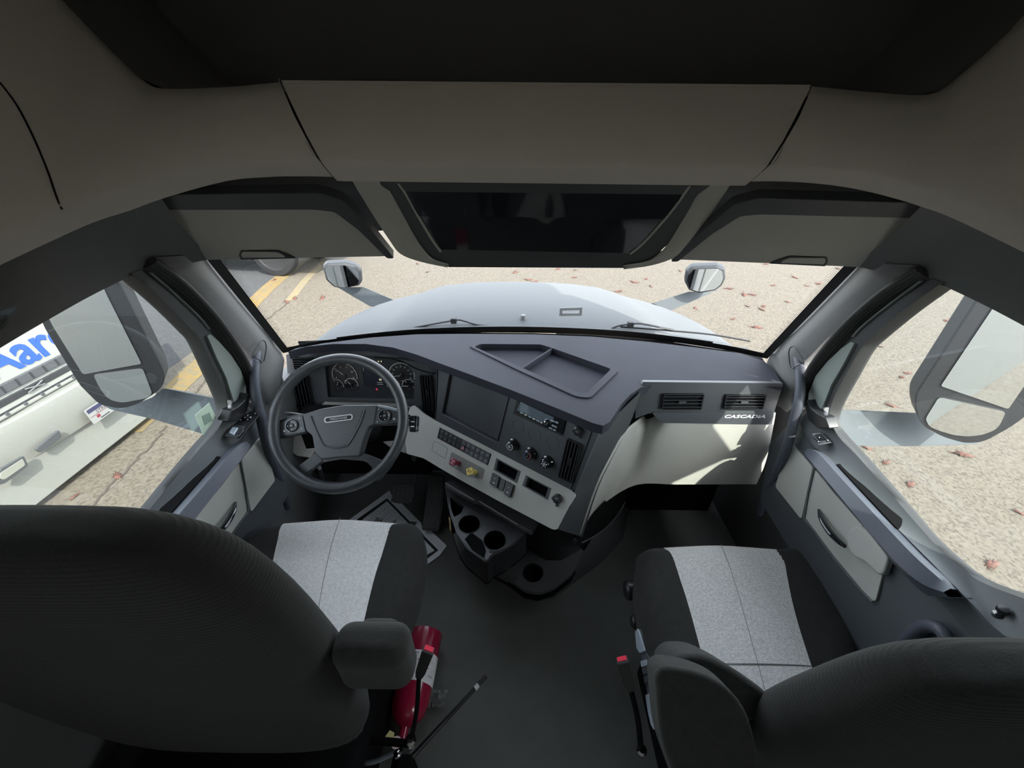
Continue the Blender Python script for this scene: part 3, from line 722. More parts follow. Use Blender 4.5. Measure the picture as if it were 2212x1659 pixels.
for (x0, x1, y) in ((815, 827, 825.5), (815, 828, 829.5)):
    a0, bb = CP.px(x0, y); a1, _ = CP.px(x1, y); MB().box(CP, a0, a1, bb - .0012, bb + .0006, .0012, .0018).build('screen_bar', WHT, sc)
a, b_ = CP.px(785.5, 795); MB().box(CP, a - .001, a + .001, b_ - .012, b_ + .004, .003, .0036).build('screen_mark', WHT, sc)
a, b_ = CP.px(814, 841); MB().prism(CP, circ(a, b_, .0042, 12), 0, .001).build('warning_light', M('red_warning', (.55, .03, .08), .5, emit=.25), cl)
a, b_ = CP.px(755, 841); MB().prism(CP, circ(a, b_, .0018, 8), 0, .001).build('warning_light', YPR, cl)
lp = CP.rect([(812, 775), (829, 775), (829, 785), (812, 785)])
s2 = MB().prism(CP, rr(*lp[:2], *lp[2:], .002), 0, .0025).build('indicator_window', BLK, cl)
for k in range(2):
    a, b_ = CP.px(818 + 6 * k, 780); MB().box(CP, a - .0022, a + .0022, b_ - .003, b_ + .002, .0025, .003).build('indicator_print', YPR, s2)

# ---- air vents
def vent(pl, quad, n, vertical=True, tab=True, h=0, par=None):
    a0, a1, b0, b1 = pl.rect(quad, h); w_ = .0035
    q = pl.sh(h + .0095)
    fr = MB().prism(q, rr(a0, a1, b0, b1, .004), -.010, .000, holes=[rr(a0 + w_, a1 - w_, b0 + w_, b1 - w_, .003)]).build('air_vent', BLK, par or dash, bevel=.001)
    MB().box(q, a0 + .001, a1 - .001, b0 + .001, b1 - .001, -.0098, -.0085).build('vent_back', MATT, fr)
    m = MB()
    for k in range(n):
        t = (k + .5) / n
        if vertical: a = a0 + w_ + (a1 - a0 - 2 * w_) * t; m.box(q, a - .0008, a + .0008, b0 + w_, b1 - w_, -.004, -.001)
        else: b_ = b0 + w_ + (b1 - b0 - 2 * w_) * t; m.box(q, a0 + w_, a1 - w_, b_ - .0008, b_ + .0008, -.004, -.001)
    m.build('vent_slats', FASC, fr)
    if tab:
        am, bm_ = (a0 + a1) / 2, (b0 + b1) / 2
        if vertical: MB().box(q, am - .003, am + .003, bm_ - .014, bm_ + .014, -.004, .001).build('vent_tab', BLK, fr, bevel=.001)
        else: MB().box(q, am - .014, am + .012, bm_ - .004, bm_ + .003, -.004, .001).build('vent_tab', DARK, fr, bevel=.001)
    return fr
vent(FP, [(911, 807), (937, 812), (936, 886), (911, 883)], 4, h=.001)
vent(FP, [(636, 772), (678, 768), (678, 796), (636, 800)], 5, vertical=False, tab=False, h=.001)
vent(FP, [(636, 812), (674, 808), (674, 878), (636, 884)], 5, h=.001)

# ---- centre panel
T0, T1 = G(945, 790, Z=.865), G(1285, 933, Z=.865)
DP = plane2(T0, T1, 15)
scr = rnd(DP.pxs([(974, 791), (1105, 849), (1077, 958), (955, 894)]), .008)
rad = DP.pxs([(1120, 857), (1226, 905), (1217, 941), (1111, 893)])
cp_o = DP.pxs([(944, 775), (1000, 797), (1110, 844), (1200, 883), (1292, 922), (1292, 940), (1242, 1059), (1236, 1061), (938, 907), (941, 860)])
MB().prism(DP, cp_o, -.02, 0, holes=[scr]).build('centre_panel', FASC, dash, bevel=.0025)
MB().tube([DP.w(x, y, .001) for x, y in ((946, 786), (944, 840), (940, 904))], .0018, 6).build('panel_gap', MATT, dash)
MB().tube([DP.w(x, y, .001) for x, y in ((1279, 931), (1258, 990), (1234, 1056))], .0014, 6).build('panel_gap', MATT, dash)
sp = MB().prism(DP, rnd(DP.pxs([(970, 788), (1109, 848), (1080, 962), (951, 894)]), .008), -.022, -.014).build('screen_recess', DARK, dash)
bl = MB().prism(DP, rnd(DP.pxs([(980, 795), (1101, 849), (1075, 950), (963, 890)], -.010), .004), -.014, -.010).build('blanking_plate', FASC, dash, bevel=.001)
lab(bl, 'flat dark plate where a screen would sit')
for x, y in ((985.5, 800), (1095, 851), (1071.7, 944), (966, 889.5)):
    a, b_ = DP.px(x, y, -.010); MB().lathe(DP, a, b_, [(.0035, -.010), (.0035, -.008), (.0015, -.0075)], 12).build('screw', CHR, bl)
# radio
q = DP.sh(-.004)
a0, a1, b0, b1 = DP.rect([(1120, 857), (1226, 905), (1217, 941), (1111, 893)])
# use panel axes for the radio body
rd = MB().prism(q, q.pxs([(1119, 856), (1227, 905), (1218, 942), (1110, 893)]), -.0, .0045).build('radio', BLK, dash)
def quad(pl, L, h0, h1, name, mat, par, bev=0, r=0):
    p = pl.pxs(L, h1)
    if r: p = rnd(p, r)
    return MB().prism(pl, p, h0, h1).build(name, mat, par, bevel=bev)
rc = quad(DP, [(1123, 864), (1221, 909), (1214, 938), (1114, 890)], .0, .006, 'radio_face', GLOS, rd, .002)
quad(DP, [(1124, 868), (1197, 902), (1188, 919), (1165, 913), (1150, 903), (1136, 894), (1116, 887)], .006, .0068, 'radio_display', M('display_glass', (.30, .36, .42), .04, .6), rd)
a, b_ = DP.px(1180, 914, .010); kn = MB().lathe(DP, a, b_, [(.0125, .006), (.0120, .015), (.0095, .0165)], 24).build('radio_knob', GLOS, rd); MB().lathe(DP, a, b_, [(.007, .0165), (.006, .0172)], 20).build('knob_cap', CHR, kn)
for k in range(6):
    x, y = 1124 + 8.7 * k, 893 + 4.2 * k
    quad(DP, [(x, y - 3), (x + 6, y - .4), (x + 5.5, y + 1.8), (x - .5, y - .8)], .006, .007, 'preset_button', WHT if k % 2 else SILV, rd)
for x, y, L in ((1190, 906, 8), (1200, 910, 6), (1192, 917, 11), (1186, 922, 7), (1195, 926, 6), (1126, 866, 5)):
    quad(DP, [(x, y), (x + L, y + L * .45), (x + L - 1, y + L * .45 + 3), (x - 1, y + 3)], .006, .0075, 'radio_button', SILV, rd)
# round blank outlines
for x, y in ((1119, 921), (1155, 939.5), (1194.5, 957)):
    a, b_ = DP.px(x, y); MB().tube([DP.P(p_, q_, 0) for p_, q_ in circ(a, b_, .0235, 48)], .0006, 5, closed=True).build('round_blank', BLK, dash)
# climate knobs
kb = []
for k, (x, y) in enumerate(((1101, 964.6), (1139, 984), (1175.5, 1003))):
    a, b_ = DP.px(x, y, .026)
    kk = MB().lathe(DP, a, b_, [(.0235, 0), (.0225, .006), (.0185, .010), (.0170, .024), (.0145, .0265)], 32).build('climate_knob', GLOS, dash)
    if k == 0: MB().arc(DP, a, b_, .0118, .0136, 100, 420, .0265, .0272, 32).build('knob_ring', WHT, kk)
    if k == 1:
        MB().arc(DP, a, b_, .0112, .0134, 95, 265, .0265, .0272, 24).build('knob_ring', M('cold_blue', (.12, .20, .40), .4), kk); MB().arc(DP, a, b_, .0112, .0134, 275, 430, .0265, .0272, 24).build('knob_ring', M('warm_red', (.55, .12, .12), .4), kk)
    if k == 2:
        for j in range(6):
            th = R(20 + 58 * j); MB().arc(DP, a + .0095 * math.cos(th), b_ + .0095 * math.sin(th), .0014, .0022, 0, 360, .0265, .0272, 10).build('knob_symbol', WHT, kk)
    MB().lathe(DP, a, b_, [(.0055, .0265), (.0050, .0285)], 20).build('knob_cap', SILV if k != 1 else BLK, kk)
    MB().lathe(DP, a, b_ - .003, [(.0018, .0285), (.0016, .029)], 10).build('knob_mark', WHT, kk)
vent(DP, [(1230, 946), (1260, 961), (1236, 1043), (1205, 1026)], 4, h=.001)
def socket(pl, x, y, ang=-60):
    a, b_ = pl.px(x, y, .008)
    s_ = MB().lathe(pl, a, b_, [(.0165, 0), (.0165, .006), (.0150, .012), (.010, .0155)], 28).build('power_socket_cap', BLK, dash)
    q = pl.at(a, b_, R(ang)); MB().prism(q, rr(.010, .026, -.004, .004, .003), 0, .006).build('cap_strap', BLK, s_, bevel=.001)
    MB().lathe(pl, a - .014, b_ - .006, [(.005, 0), (.005, .006), (.002, .007)], 12).build('cap_tab', BLK, s_)
    text('socket_print', pl, '12V', .007, SILV, s_, a, b_, .0157, .0002)
socket(DP, 1248, 931)

# ---- lower switch panel
B0, B1 = DP.w(938, 906), DP.w(1240, 1060)
LP = plane2(B0, B1, 45)
bank = LP.pxs([(950, 923), (1062, 981), (1054, 1006), (944, 946)])
pk1 = LP.pxs([(1073, 990), (1124, 1018), (1116, 1043), (1067, 1015)]); pk2 = LP.pxs([(1137, 1027), (1190, 1055), (1182, 1079), (1129, 1049)])
lo_ = LP.pxs([(895, 875), (915, 893), (938, 907), (1090, 984), (1236, 1060), (1243, 1068), (1204, 1144), (1194, 1144), (1080, 1084), (1000, 1040), (955, 1014), (915, 990), (878, 980), (874, 930), (885, 880)])
def inset(P, L, k=.0): return L
hb = rnd(bank, .003); h1 = rnd(pk1, .002); h2 = rnd(pk2, .002)
MB().prism(LP, rnd(lo_, .008), -.02, 0, holes=[hb, h1, h2]).build('switch_panel', GREY, dash, bevel=.005, seg=3)
sb = MB().prism(LP, bank, -.02, -.006).build('switch_bank', BLK, dash)
def bil(q, s, t): return ((1 - s) * (1 - t) * V(q[0]) + s * (1 - t) * V(q[1]) + s * t * V(q[2]) + (1 - s) * t * V(q[3]))
for r_ in range(2):
    for c in range(11):
        if r_ == 0 and c in (4, 5) and False: continue
        s0, s1 = .02 + c * .0875, .02 + (c + 1) * .0875 - .006; t0, t1 = (.05, .46) if r_ == 0 else (.53, .96)
        p = [tuple(bil(bank, s, t)) for s, t in ((s0, t0), (s1, t0), (s1, t1), (s0, t1))]
        bt = MB().prism(LP, p, -.006, -.0005).build('switch_button', FASC if (c > 4 and r_ >= 0) else BLK, sb, bevel=.0008)
        if c not in (4, 5):
            cpt = bil(bank, (s0 + s1) / 2, (t0 + t1) / 2); MB().box(LP.at(cpt.x, cpt.y), -.0022, .0022, -.0011, .0011, -.0005, -.0001).build('button_symbol', SILV, bt)
a, b_ = LP.px(1000, 967, .004)
hz = MB().prism(LP.at(a, b_, R(8)), rnd([(-.0085, -.0075), (.0085, -.0075), (0, .0095)], .0015), -.002, .004).build('hazard_button', REDK, dash, bevel=.001)
qh = LP.at(a, b_, R(8)); MB().prism(qh, [(-.0050, -.0050), (.0050, -.0050), (0, .0055)], .004, .0046, holes=[[(-.0028, -.0037), (.0028, -.0037), (0, .0022)]]).build('hazard_symbol', WHT, hz)
# blank panel outline, knob recess
bo = rnd(LP.pxs([(938, 952), (967, 968), (962, 991), (933, 973)]), .005)
MB().tube([LP.P(a, b_, .0) for a, b_ in bo], .0006, 5, closed=True).build('blank_outline', BLK, dash)
rc_ = rnd(LP.pxs([(975, 976), (1048, 1014), (1042, 1036), (1012, 1030), (969, 1004)]), .008)
MB().prism(LP, rc_, -.001, .0004).build('valve_recess', M('shaded_grey_plastic', (.20, .20, .19), .6), dash)
# parking brake valves
a, b_ = LP.px(978, 998, .045); ar, br = LP.px(990, 995, .012)
kr = MB().prism(LP, [(a + .0145 * math.cos(R(22.5 + 45 * k)), b_ + .0145 * math.sin(R(22.5 + 45 * k))) for k in range(8)], .036, .047).build('valve_knob', REDK, dash, bevel=.002)
lab(kr, 'red octagonal knob'); MB().lathe(LP, a, b_, [(.009, 0), (.0085, .037)], 20).build('valve_stem', REDK, kr)
for k, s_ in enumerate(('TRAILER', 'AIR', 'SUPPLY')): text('knob_print', LP, s_, .0052, WHT, kr, a, b_ + .006 - .006 * k, .0472, .0002, rot=R(-8))
a, b_ = LP.px(1014, 1018, .045)
ky = MB().prism(LP.at(a, b_, R(40)), rr(-.0125, .0125, -.0125, .0125, .002), .036, .046).build('valve_knob', YELK, dash, bevel=.002)
lab(ky, 'yellow diamond knob'); MB().lathe(LP, a, b_, [(.009, 0), (.0085, .037)], 20).build('valve_stem', YELK, ky)
for k, s_ in enumerate(('PARKING', 'BRAKE')): text('knob_print', LP, s_, .0055, PINK, ky, a, b_ + .003 - .006 * k, .0462, .0002, rot=R(-8))
# two cubby openings
for p in (pk1, pk2):
    pb = MB().prism(LP, p, -.03, -.022).build('cubby', MATT, dash)
    c = sum((V(x) for x in p), V((0, 0))) / 4
    ins = [tuple(c + (V(x) - c) * .82) for x in p]; out2 = [tuple(c + (V(x) - c) * 1.03) for x in p]
    MB().prism(LP, out2, -.022, .0015, holes=[ins]).build('cubby_frame', DOORM, pb, bevel=.001)
# rocker switches
for k, L in enumerate(([(1063, 1021), (1079, 1030), (1073, 1054), (1057, 1044)], [(1081, 1032), (1093, 1038), (1086, 1062), (1073, 1055)], [(1094, 1039), (1110, 1048), (1101, 1075), (1087, 1066)])):
    rk = quad(LP, L, -.004, .010 if k != 1 else .003, 'rocker_switch', BLK, dash, .002)
    if k != 1:
        c0 = bil([LP.px(*p, .010) for p in L], .5, .35); MB().box(LP.at(c0.x, c0.y), -.002, .002, -.001, .001, .010, .0105).build('rocker_print', WHT, rk)
        c0 = bil([LP.px(*p, .010) for p in L], .5, .75); MB().box(LP.at(c0.x, c0.y), -.003, .003, -.0015, .0015, .010, .0105).build('rocker_print', SILV, rk)
socket(LP, 1203, 1077, -70)

# ---- grey knee panel under the instruments and column opening
KP = plane2(FP.w(700, 866), FP.w(893, 876), 38)
kn_ = KP.pxs([(622, 912), (655, 899), (684, 882), (706, 864), (862, 867), (895, 877), (885, 905), (876, 980), (840, 965), (800, 935), (720, 925), (690, 950), (672, 990), (640, 985), (612, 960)])
MB().prism(KP, kn_, -.02, 0).build('knee_panel', GREY, dash, bevel=.004)
MB().aabb(-.96, -.42, 1.30, 1.40, .30, .62).build('lower_column_cover', MATT, dash)
# body of the dashboard behind the panels (dark core)
core = [(-.985, 1.53), (-.36, 1.50), (-.28, 1.36), (.24, 1.04), (.44, 1.20), (.93, 1.20), (.985, 1.45), (.6, 1.58), (0, 1.62), (-.6, 1.58)]
MB().prism(XY(), [(x, y) for x, y in core], .60, .865).build('dash_core', MATT, dash)

# ---- passenger side: stack side wall, vent panel, grey glovebox
SP = PL((.235, .945, .7), (.655, .755, 0), (.755, -.655, 0))
A_ = [G(1303, 921, Z=.864), DP.w(1288, 945), DP.w(1240, 1061), LP.w(1240, 1072), LP.w(1206, 1146), V((.10, .80, .30)), V((.10, .80, .02))]
A_ = [DP.w(1291, 936), DP.w(1265, 1000), DP.w(1241, 1061), LP.w(1228, 1098), LP.w(1207, 1144)]
B_ = [SP.w(1385, 845), SP.w(1362, 912), SP.w(1325, 985), SP.w(1292, 1055), SP.w(1258, 1160)]
MB().grid([cat(A_, 3), cat([a * .5 + b_ * .5 for a, b_ in zip(A_, B_)], 3), cat(B_, 3)]).build('stack_side', DARK, dash, ang=60)
GP = plane2(G(1420, 892, Y=1.14), G(1675, 892, Y=1.14), 10)
vp = GP.pxs([(1372, 850), (1390, 825), (1692, 828), (1688, 845), (1672, 892), (1400, 894), (1372, 905)], 0)
MB().prism(GP, vp, -.02, .0).build('vent_panel', FASC, dash, bevel=.002)
vent(GP, [(1429, 849), (1517, 850), (1516, 883), (1430, 883)], 4, vertical=False, h=.001)
vent(GP, [(1563, 851), (1650, 852), (1648, 882), (1564, 882)], 4, vertical=False, h=.001)
def bl3(x, y, w_): return SP.w(x, y) * (1 - w_) + GP.w(x, y) * w_
cols = [([(1397, 893), (1352, 932), (1320, 985), (1286, 1055), (1252, 1158)], 0), ([(1408, 892), (1368, 936), (1338, 990), (1308, 1048), (1276, 1118)], .28), ([(1425, 892), (1392, 940), (1368, 992), (1342, 1036), (1312, 1082)], .72), ([(1450, 892), (1422, 942), (1408, 992), (1394, 1025), (1376, 1047)], 1)]
g3 = [[bl3(x, y, w_) for x, y in L] for L, w_ in cols]
for f in (.33, .66, 1):
    g3.append([GP.w(1450 + (xr - 1450) * f if j == 0 else xl + (xr - xl) * f, y0 + (y1 - y0) * f) for j, ((xl, y0), (xr, y1)) in enumerate(zip(cols[3][0], [(1676, 892), (1668, 935), (1660, 975), (1650, 1010), (1634, 1046)]))])
g3 = [[a for a in L] for L in g3]
gc = [cat(L, 4) for L in g3]; gr_ = [cat([c[i] for c in gc], 4) for i in range(len(gc[0]))]
gr_.append([p + V((0, .05, -.01)) for p in gr_[-1]])
for r_ in gr_: r_.append(r_[-1] + V((.01, .12, 0)))
MB().grid(gr_).build('glovebox', GREY, dash, ang=60, solid=.006)
band = GP.pxs([(1408, 891), (1672, 891), (1668, 917), (1432, 914), (1420, 906)], .005)
bd = MB().prism(GP, rnd(band, .004), .0, .005).build('nameplate_band', GREY and FASC, dash, bevel=.002)
a0, b0 = GP.px(1608, 900, .006)
wtx = (V(GP.px(1652, 900)) - V(GP.px(1565, 900))).length
text('nameplate_letters', GP, 'CASCADIA', .0175, BDG, bd, a0, b0, .0055, .0012, shear=.25, sx=wtx / .0775 * .93, off=.0004)
# map pocket under the glovebox with bright lip
pts = [SP.sh(.006).w(x, y) for x, y in ((1257, 1172), (1285, 1157), (1312, 1136), (1335, 1110), (1350, 1084))]
MB().tube(pts, .004, 8, sm=4, flat=.5).build('pocket_lip', DOORM, dash)
rows = [pts, [SP.w(x, y) - V((0, -.01, 0)) for x, y in ((1255, 1160), (1276, 1122), (1304, 1090), (1330, 1068), (1352, 1056))]]
MB().grid([cat(r_, 3) for r_ in rows]).build('map_pocket', MATT, dash)
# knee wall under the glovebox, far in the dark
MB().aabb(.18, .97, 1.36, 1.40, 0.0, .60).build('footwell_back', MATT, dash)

# ================================================================== CENTRE CONSOLE WITH CUP HOLDERS (bolted under the switch panel)
con = thing('cup_holder_console', 'dark lower console with three round cup holders under the switch panel', 'console', (.0, .95, 0))
ZC = .40
CZ = PL((0, 0, ZC), (1, 0, 0), (0, 0, 1))
out_c = [(962, 1052), (965, 1075), (972, 1110), (985, 1150), (1002, 1175), (1024, 1192), (1050, 1212), (1062, 1196), (1085, 1186), (1110, 1170), (1136, 1148), (1140, 1138), (1120, 1122), (1000, 1062)]
hA = circ(*CZ.px(1014, 1132), .041, 32); hB = circ(*CZ.px(1069, 1167), .041, 32)
hT = rnd(CZ.pxs([(972, 1073), (1003, 1092), (996, 1108), (981, 1117), (975, 1100)]), .006)
top_ = rnd(CZ.pxs(out_c), .010)
MB().prism(CZ, top_, -.018, 0, holes=[hA, hB, hT]).build('holder_top', CONS, con, bevel=.003)
m = MB()
for hc in (hA, hB):
    m.grid([[CZ.P(a, b_, -.002) for a, b_ in hc], [CZ.P(a, b_, -.10) for a, b_ in hc]], cu=True)
m.build('cup_well', MATT, con)
MB().prism(CZ, [(a * .985, b_ * .99 + .008) for a, b_ in top_], -.14, -.018, holes=[hA, hB, hT]).build('holder_body', BLK, con)
for hc, c in ((hA, (1014, 1132)), (hB, (1069, 1167))): pass
MB().prism(CZ, [(a * .99, b_ * .99 + .008) for a, b_ in top_], -.15, -.142).build('holder_bottom', MATT, con)
sl = CZ.pxs([(1004, 1165), (1018, 1150), (1042, 1168), (1050, 1190), (1046, 1208), (1025, 1196)])
MB().prism(CZ, sl, -.01, .0012).build('front_slot', MATT, con)
for q_ in (hA, hB): MB().tube([CZ.P(a, b_, .001) for a, b_ in q_], .0016, 6, closed=True).build('cup_rim', DARK, con)
MB().tube([CZ.w(x, y, .002) for x, y in ((1002, 1174), (1012, 1186), (1030, 1199), (1048, 1211))], .005, 8, sm=3).build('front_lip', CONS, con)
MB().tube([CZ.w(x, y, .002) for x, y in ((1057, 1191), (1075, 1189), (1092, 1182), (1108, 1172))], .0035, 8, sm=3).build('front_lip', CONS, con)
# shelf steps above the holders
q2 = PL((0, 0, .46), (1, 0, 0), (0, 0, 1))
MB().prism(q2, rnd(q2.pxs([(962, 1040), (1000, 1030), (1170, 1118), (1150, 1150), (1130, 1140), (1036, 1084), (1024, 1082), (962, 1050)]), .006), -.02, 0).build('upper_shelf', CONS, con, bevel=.003)
MB().tube([q2.w(x, y, .002) for x, y in ((962, 1043), (1024, 1080))], .0022, 6).build('shelf_edge', VISM, con)
MB().tube([q2.w(x, y, .002) for x, y in ((1036, 1083), (1118, 1133))], .0022, 6).build('shelf_edge', VISM, con)
MB().tube([CZ.w(x, y, .002) for x, y in ((974, 1073), (1003, 1092), (1060, 1126), (1106, 1152))], .0016, 6).build('shelf_edge', DARK, con)
# tan label on the driver side wall
ls = PL(CZ.w(975, 1130, -.01), (.25, -1, 0), (-1, -.2, 0))
MB().prism(ls, ls.pxs([(969, 1117), (981, 1143), (980, 1166), (972, 1146)], .006), .002, .006).build('tan_label', TAPE, con)
T_ = [CZ.w(x, y, -.03) for x, y in ((960, 1060), (965, 1085), (972, 1110), (985, 1150), (1002, 1175), (1024, 1192), (1050, 1210), (1085, 1190))]
F_ = [G(x, y, Z=0) for x, y in ((975, 1090), (980, 1120), (986, 1150), (1003, 1185), (1030, 1215), (1060, 1241), (1100, 1270), (1140, 1292))]
MB().grid([cat(T_, 3), cat(F_, 3)]).build('side_skirt', CONS, con, ang=60)
# trunk down to the floor and the floor-level holder
base = [(960, 1060), (975, 1150), (1000, 1190), (1060, 1240), (1130, 1285), (1165, 1298), (1200, 1290), (1240, 1262), (1330, 1190), (1390, 1130), (1300, 1060), (1100, 1000)]
Z0 = XY(0.0)
lowc = Z0.pxs([(985, 1130), (1010, 1195), (1070, 1250), (1130, 1290), (1165, 1299), (1195, 1293), (1300, 1215), (1345, 1165), (1360, 1100), (1250, 1000), (1000, 1000)])
hiC = CZ.pxs([(990, 1145), (1010, 1172), (1045, 1195), (1100, 1180), (1130, 1158), (1190, 1150), (1225, 1150), (1255, 1150), (1290, 1080), (1200, 1000), (1000, 1000)])
q3 = XY(.16)
midc = q3.pxs([(985, 1160), (1010, 1190), (1060, 1222), (1090, 1235), (1140, 1180), (1190, 1195), (1230, 1190), (1270, 1150), (1320, 1080), (1220, 1000), (1000, 1000)])
MB().grid([[Z0.P(a, b_) for a, b_ in lowc], [q3.P(a, b_) for a, b_ in q3.pxs([(985, 1150), (1010, 1190), (1062, 1228), (1092, 1240), (1130, 1262), (1180, 1262), (1235, 1230), (1262, 1190), (1330, 1080), (1220, 1000), (1000, 1000)])]], cu=True).build('trunk', CONS, con, ang=50)
f3_ = q3.pxs([(1010, 1190), (1062, 1228), (1100, 1250), (1135, 1275), (1165, 1280), (1195, 1270), (1235, 1240), (1262, 1190), (1200, 1140), (1100, 1130)])
hC = circ(*q3.px(1151, 1237), .042, 32)
MB().prism(q3, rnd(f3_, .01), -.02, .0, holes=[hC]).build('floor_tray', CONS, con, bevel=.004)
MB().prism(q3, [(a, b_) for a, b_ in f3_], -.06, -.04).build('tray_bottom', MATT, con)
MB().tube([q3.P(a, b_, .001) for a, b_ in hC], .0018, 6, closed=True).build('cup_rim', DARK, con)
MB().grid([[q3.P(a, b_, 0) for a, b_ in hC], [q3.P(a, b_, -.05) for a, b_ in hC]], cu=True).build('cup_well', MATT, con)
MB().prism(XY(), [(-.10, 1.25), (-.08, 1.08), (.02, 1.02), (.10, .965), (.16, .965), (.24, 1.01), (.40, 1.17), (.40, 1.35), (-.1, 1.4)], .10, .47).build('stack_lower', BLK, dash, bevel=.02, seg=3)
a_, b_ = SP.px(1243, 1170); 
MB().lathe(SP, *SP.px(1244, 1170, .01), [(.008, 0), (.008, .012), (.005, .014)], 16).build('socket_cap', GLOS, con)
for (x0, y0, x1, y1) in ((1174, 1289, 1193, 1277), (1217, 1257, 1233, 1245)):
    MB().tube([Z0.w(x0, y0) + V((0, 0, .01)), Z0.w(x1, y1) + V((0, 0, .01))], .003, 6).build('mounting_clip', SILV, con)
# ================================================================== STEERING WHEEL
WC = G(731, 911, D=1.255)
e_ = R(43)
WP = PL(WC, (1, 0, 0), (0, -math.cos(e_), math.sin(e_)))
sw = thing('steering_wheel', 'dark grey four-spoke truck steering wheel with worn rim and round button dials', 'steering wheel', WC)
ra = (V(WP.px(882, 905)) - V(WP.px(580, 915))).length / 2 - .016
cx_, cy_ = WP.px(731, 911)
rimp = [WP.P(cx_ + ra * math.cos(2 * math.pi * k / 72), cy_ + ra * math.sin(2 * math.pi * k / 72)) for k in range(72)]
MB().tube(rimp, .0172, 16, closed=True).build('rim', WHEELM, sw)
WPh = WP.sh(-.022)
def wp(L, h=0): return WPh.pxs(L, h)
pad = [(653, 895), (694, 882.6), (741, 875), (815, 874.5), (809, 917), (796, 922), (787, 945), (776, 985), (734, 987.5), (694, 992.5), (680, 978.5), (674, 941), (661, 930)]
pd = MB().prism(WPh, rnd(wp(pad, .012), .006), -.03, .012).build('centre_pad', HUBM, sw, bevel=.008, seg=4)
vv = rnd(wp([(674, 899), (784, 886), (775, 915), (753, 955), (745, 962), (706, 963), (698, 957), (684, 925)], .014), .010)
MB().prism(WPh, vv, .0118, .0135).build('pad_crest', HUBM, pd, bevel=.0013, seg=2)
for L in ([(672, 899), (684, 928), (697, 956), (704, 964)], [(787, 886), (777, 915), (758, 950), (749, 963)], [(704, 964), (725, 968), (749, 963)]):
    MB().tube([WPh.w(x, y, .0135) for x, y in L], .0028, 8, sm=4, flat=.6).build('crest_edge', WHEELM, pd)
# oval badge with lettering
a, b_ = WPh.px(731, 904, .016); dr = math.atan2(WPh.px(753, 901.5)[1] - WPh.px(709, 907)[1], WPh.px(753, 901.5)[0] - WPh.px(709, 907)[0])
q = WPh.at(a, b_, dr); L_ = (V(WPh.px(762, 900.5)) - V(WPh.px(701, 908))).length / 2 * 1.0
bo = rr(-L_, L_, -.0095, .0095, .0095, 6); bi = rr(-L_ + .004, L_ - .004, -.0062, .0062, .0062, 6)
bg_ = MB().prism(q, bo, .0132, .0162, holes=[bi]).build('badge_ring', BDG, pd, bevel=.0008)
MB().prism(q, bi, .0132, .0145).build('badge_field', BLK, bg_)
text('badge_letters', q, 'FREIGHTLINER', .0100, BDG, bg_, 0, 0, .0146, .0007, sx=.86)
# button pods
def pod(L, dial, mk):
    p = MB().prism(WPh, rnd(wp(L, .010), .004), -.015, .010).build('button_pod', FASC, sw, bevel=.002)
    a, b_ = WPh.px(*dial, .012)
    d = MB().lathe(WPh, a, b_, [(.0205, .009), (.0205, .013), (.0185, .0145), (.017, .0135)], 32).build('dial', BLK, p)
    MB().arc(WPh, a, b_, .0190, .0200, 60 if mk else 100, 260 if not mk else 330, .0140, .0148, 30).build('dial_ring', SILV, d)
    MB().lathe(WPh, a, b_, [(.0068, .0135), (.006, .0165)], 20).build('dial_button', DARK, d)
    for th in (0, 90, 180, 270):
        MB().prism(WPh, circ(a + .0125 * math.cos(R(th + 8)), b_ + .0125 * math.sin(R(th + 8)), .0017, 6), .0135, .0142).build('dial_mark', WHT, d)
    MB().box(WPh.at(a, b_, R(25)), -.003, .003, -.0008, .0008, .0165, .017).build('dial_mark', WHT, d)
    return p
pl_pod = pod([(653, 894.5), (620, 905), (604, 914), (601, 943), (660, 933)], (630.5, 919.5), 0)
pr_pod = pod([(816, 875), (857, 884), (862, 913), (809, 917)], (831, 898), 1)
for x, y, P_ in ((614, 931, pl_pod), (646, 903, pl_pod), (651, 926, pl_pod), (818, 884, pr_pod), (851, 905, pr_pod), (815, 911, pr_pod)):
    a, b_ = WPh.px(x, y, .011); MB().prism(WPh, circ(a, b_, .0035 if x in (614, 851) else .0016, 10), .010, .0107).build('button_mark', WHT, P_)
MB().prism(WPh, wp([(816, 874), (858, 883), (860, 889), (818, 879)], .012), .010, .013).build('pod_trim', SILV, pr_pod, bevel=.001)
# spokes
def spk(L, name='spoke', h0=-.018, h1=.004): MB().prism(WPh, rnd(wp(L, h1), .005), h0, h1).build(name, WHEELM, sw, bevel=.006, seg=3)
spk([(655, 893), (625, 898), (597, 908), (590, 945), (604, 948), (660, 935)])
spk([(813, 873), (860, 882), (872, 895), (871, 920), (858, 918), (808, 919)])
spk([(682, 978), (698, 995), (680, 1010), (662, 1022), (655, 1032), (645, 1045), (618, 1025), (634, 1014)])
spk([(780, 978), (800, 985), (835, 1000), (848, 1000), (838, 1014), (822, 1032), (812, 1040), (802, 1032), (804, 1012), (800, 1003), (776, 992)])
low_ = [(672, 1012), (690, 1000), (735, 992), (790, 996), (806, 1012), (798, 1030), (770, 1040), (727, 1043), (690, 1040), (665, 1030)]
out2 = [(655, 1010), (686, 986), (735, 984), (790, 984), (822, 1000), (820, 1030), (790, 1048), (727, 1056), (680, 1050), (645, 1035)]
MB().prism(WPh, rnd(wp(out2), .01), -.02, .002, holes=[rnd(wp(low_, .002), .008)]).build('lower_spoke', WHEELM, sw, bevel=.006, seg=3)

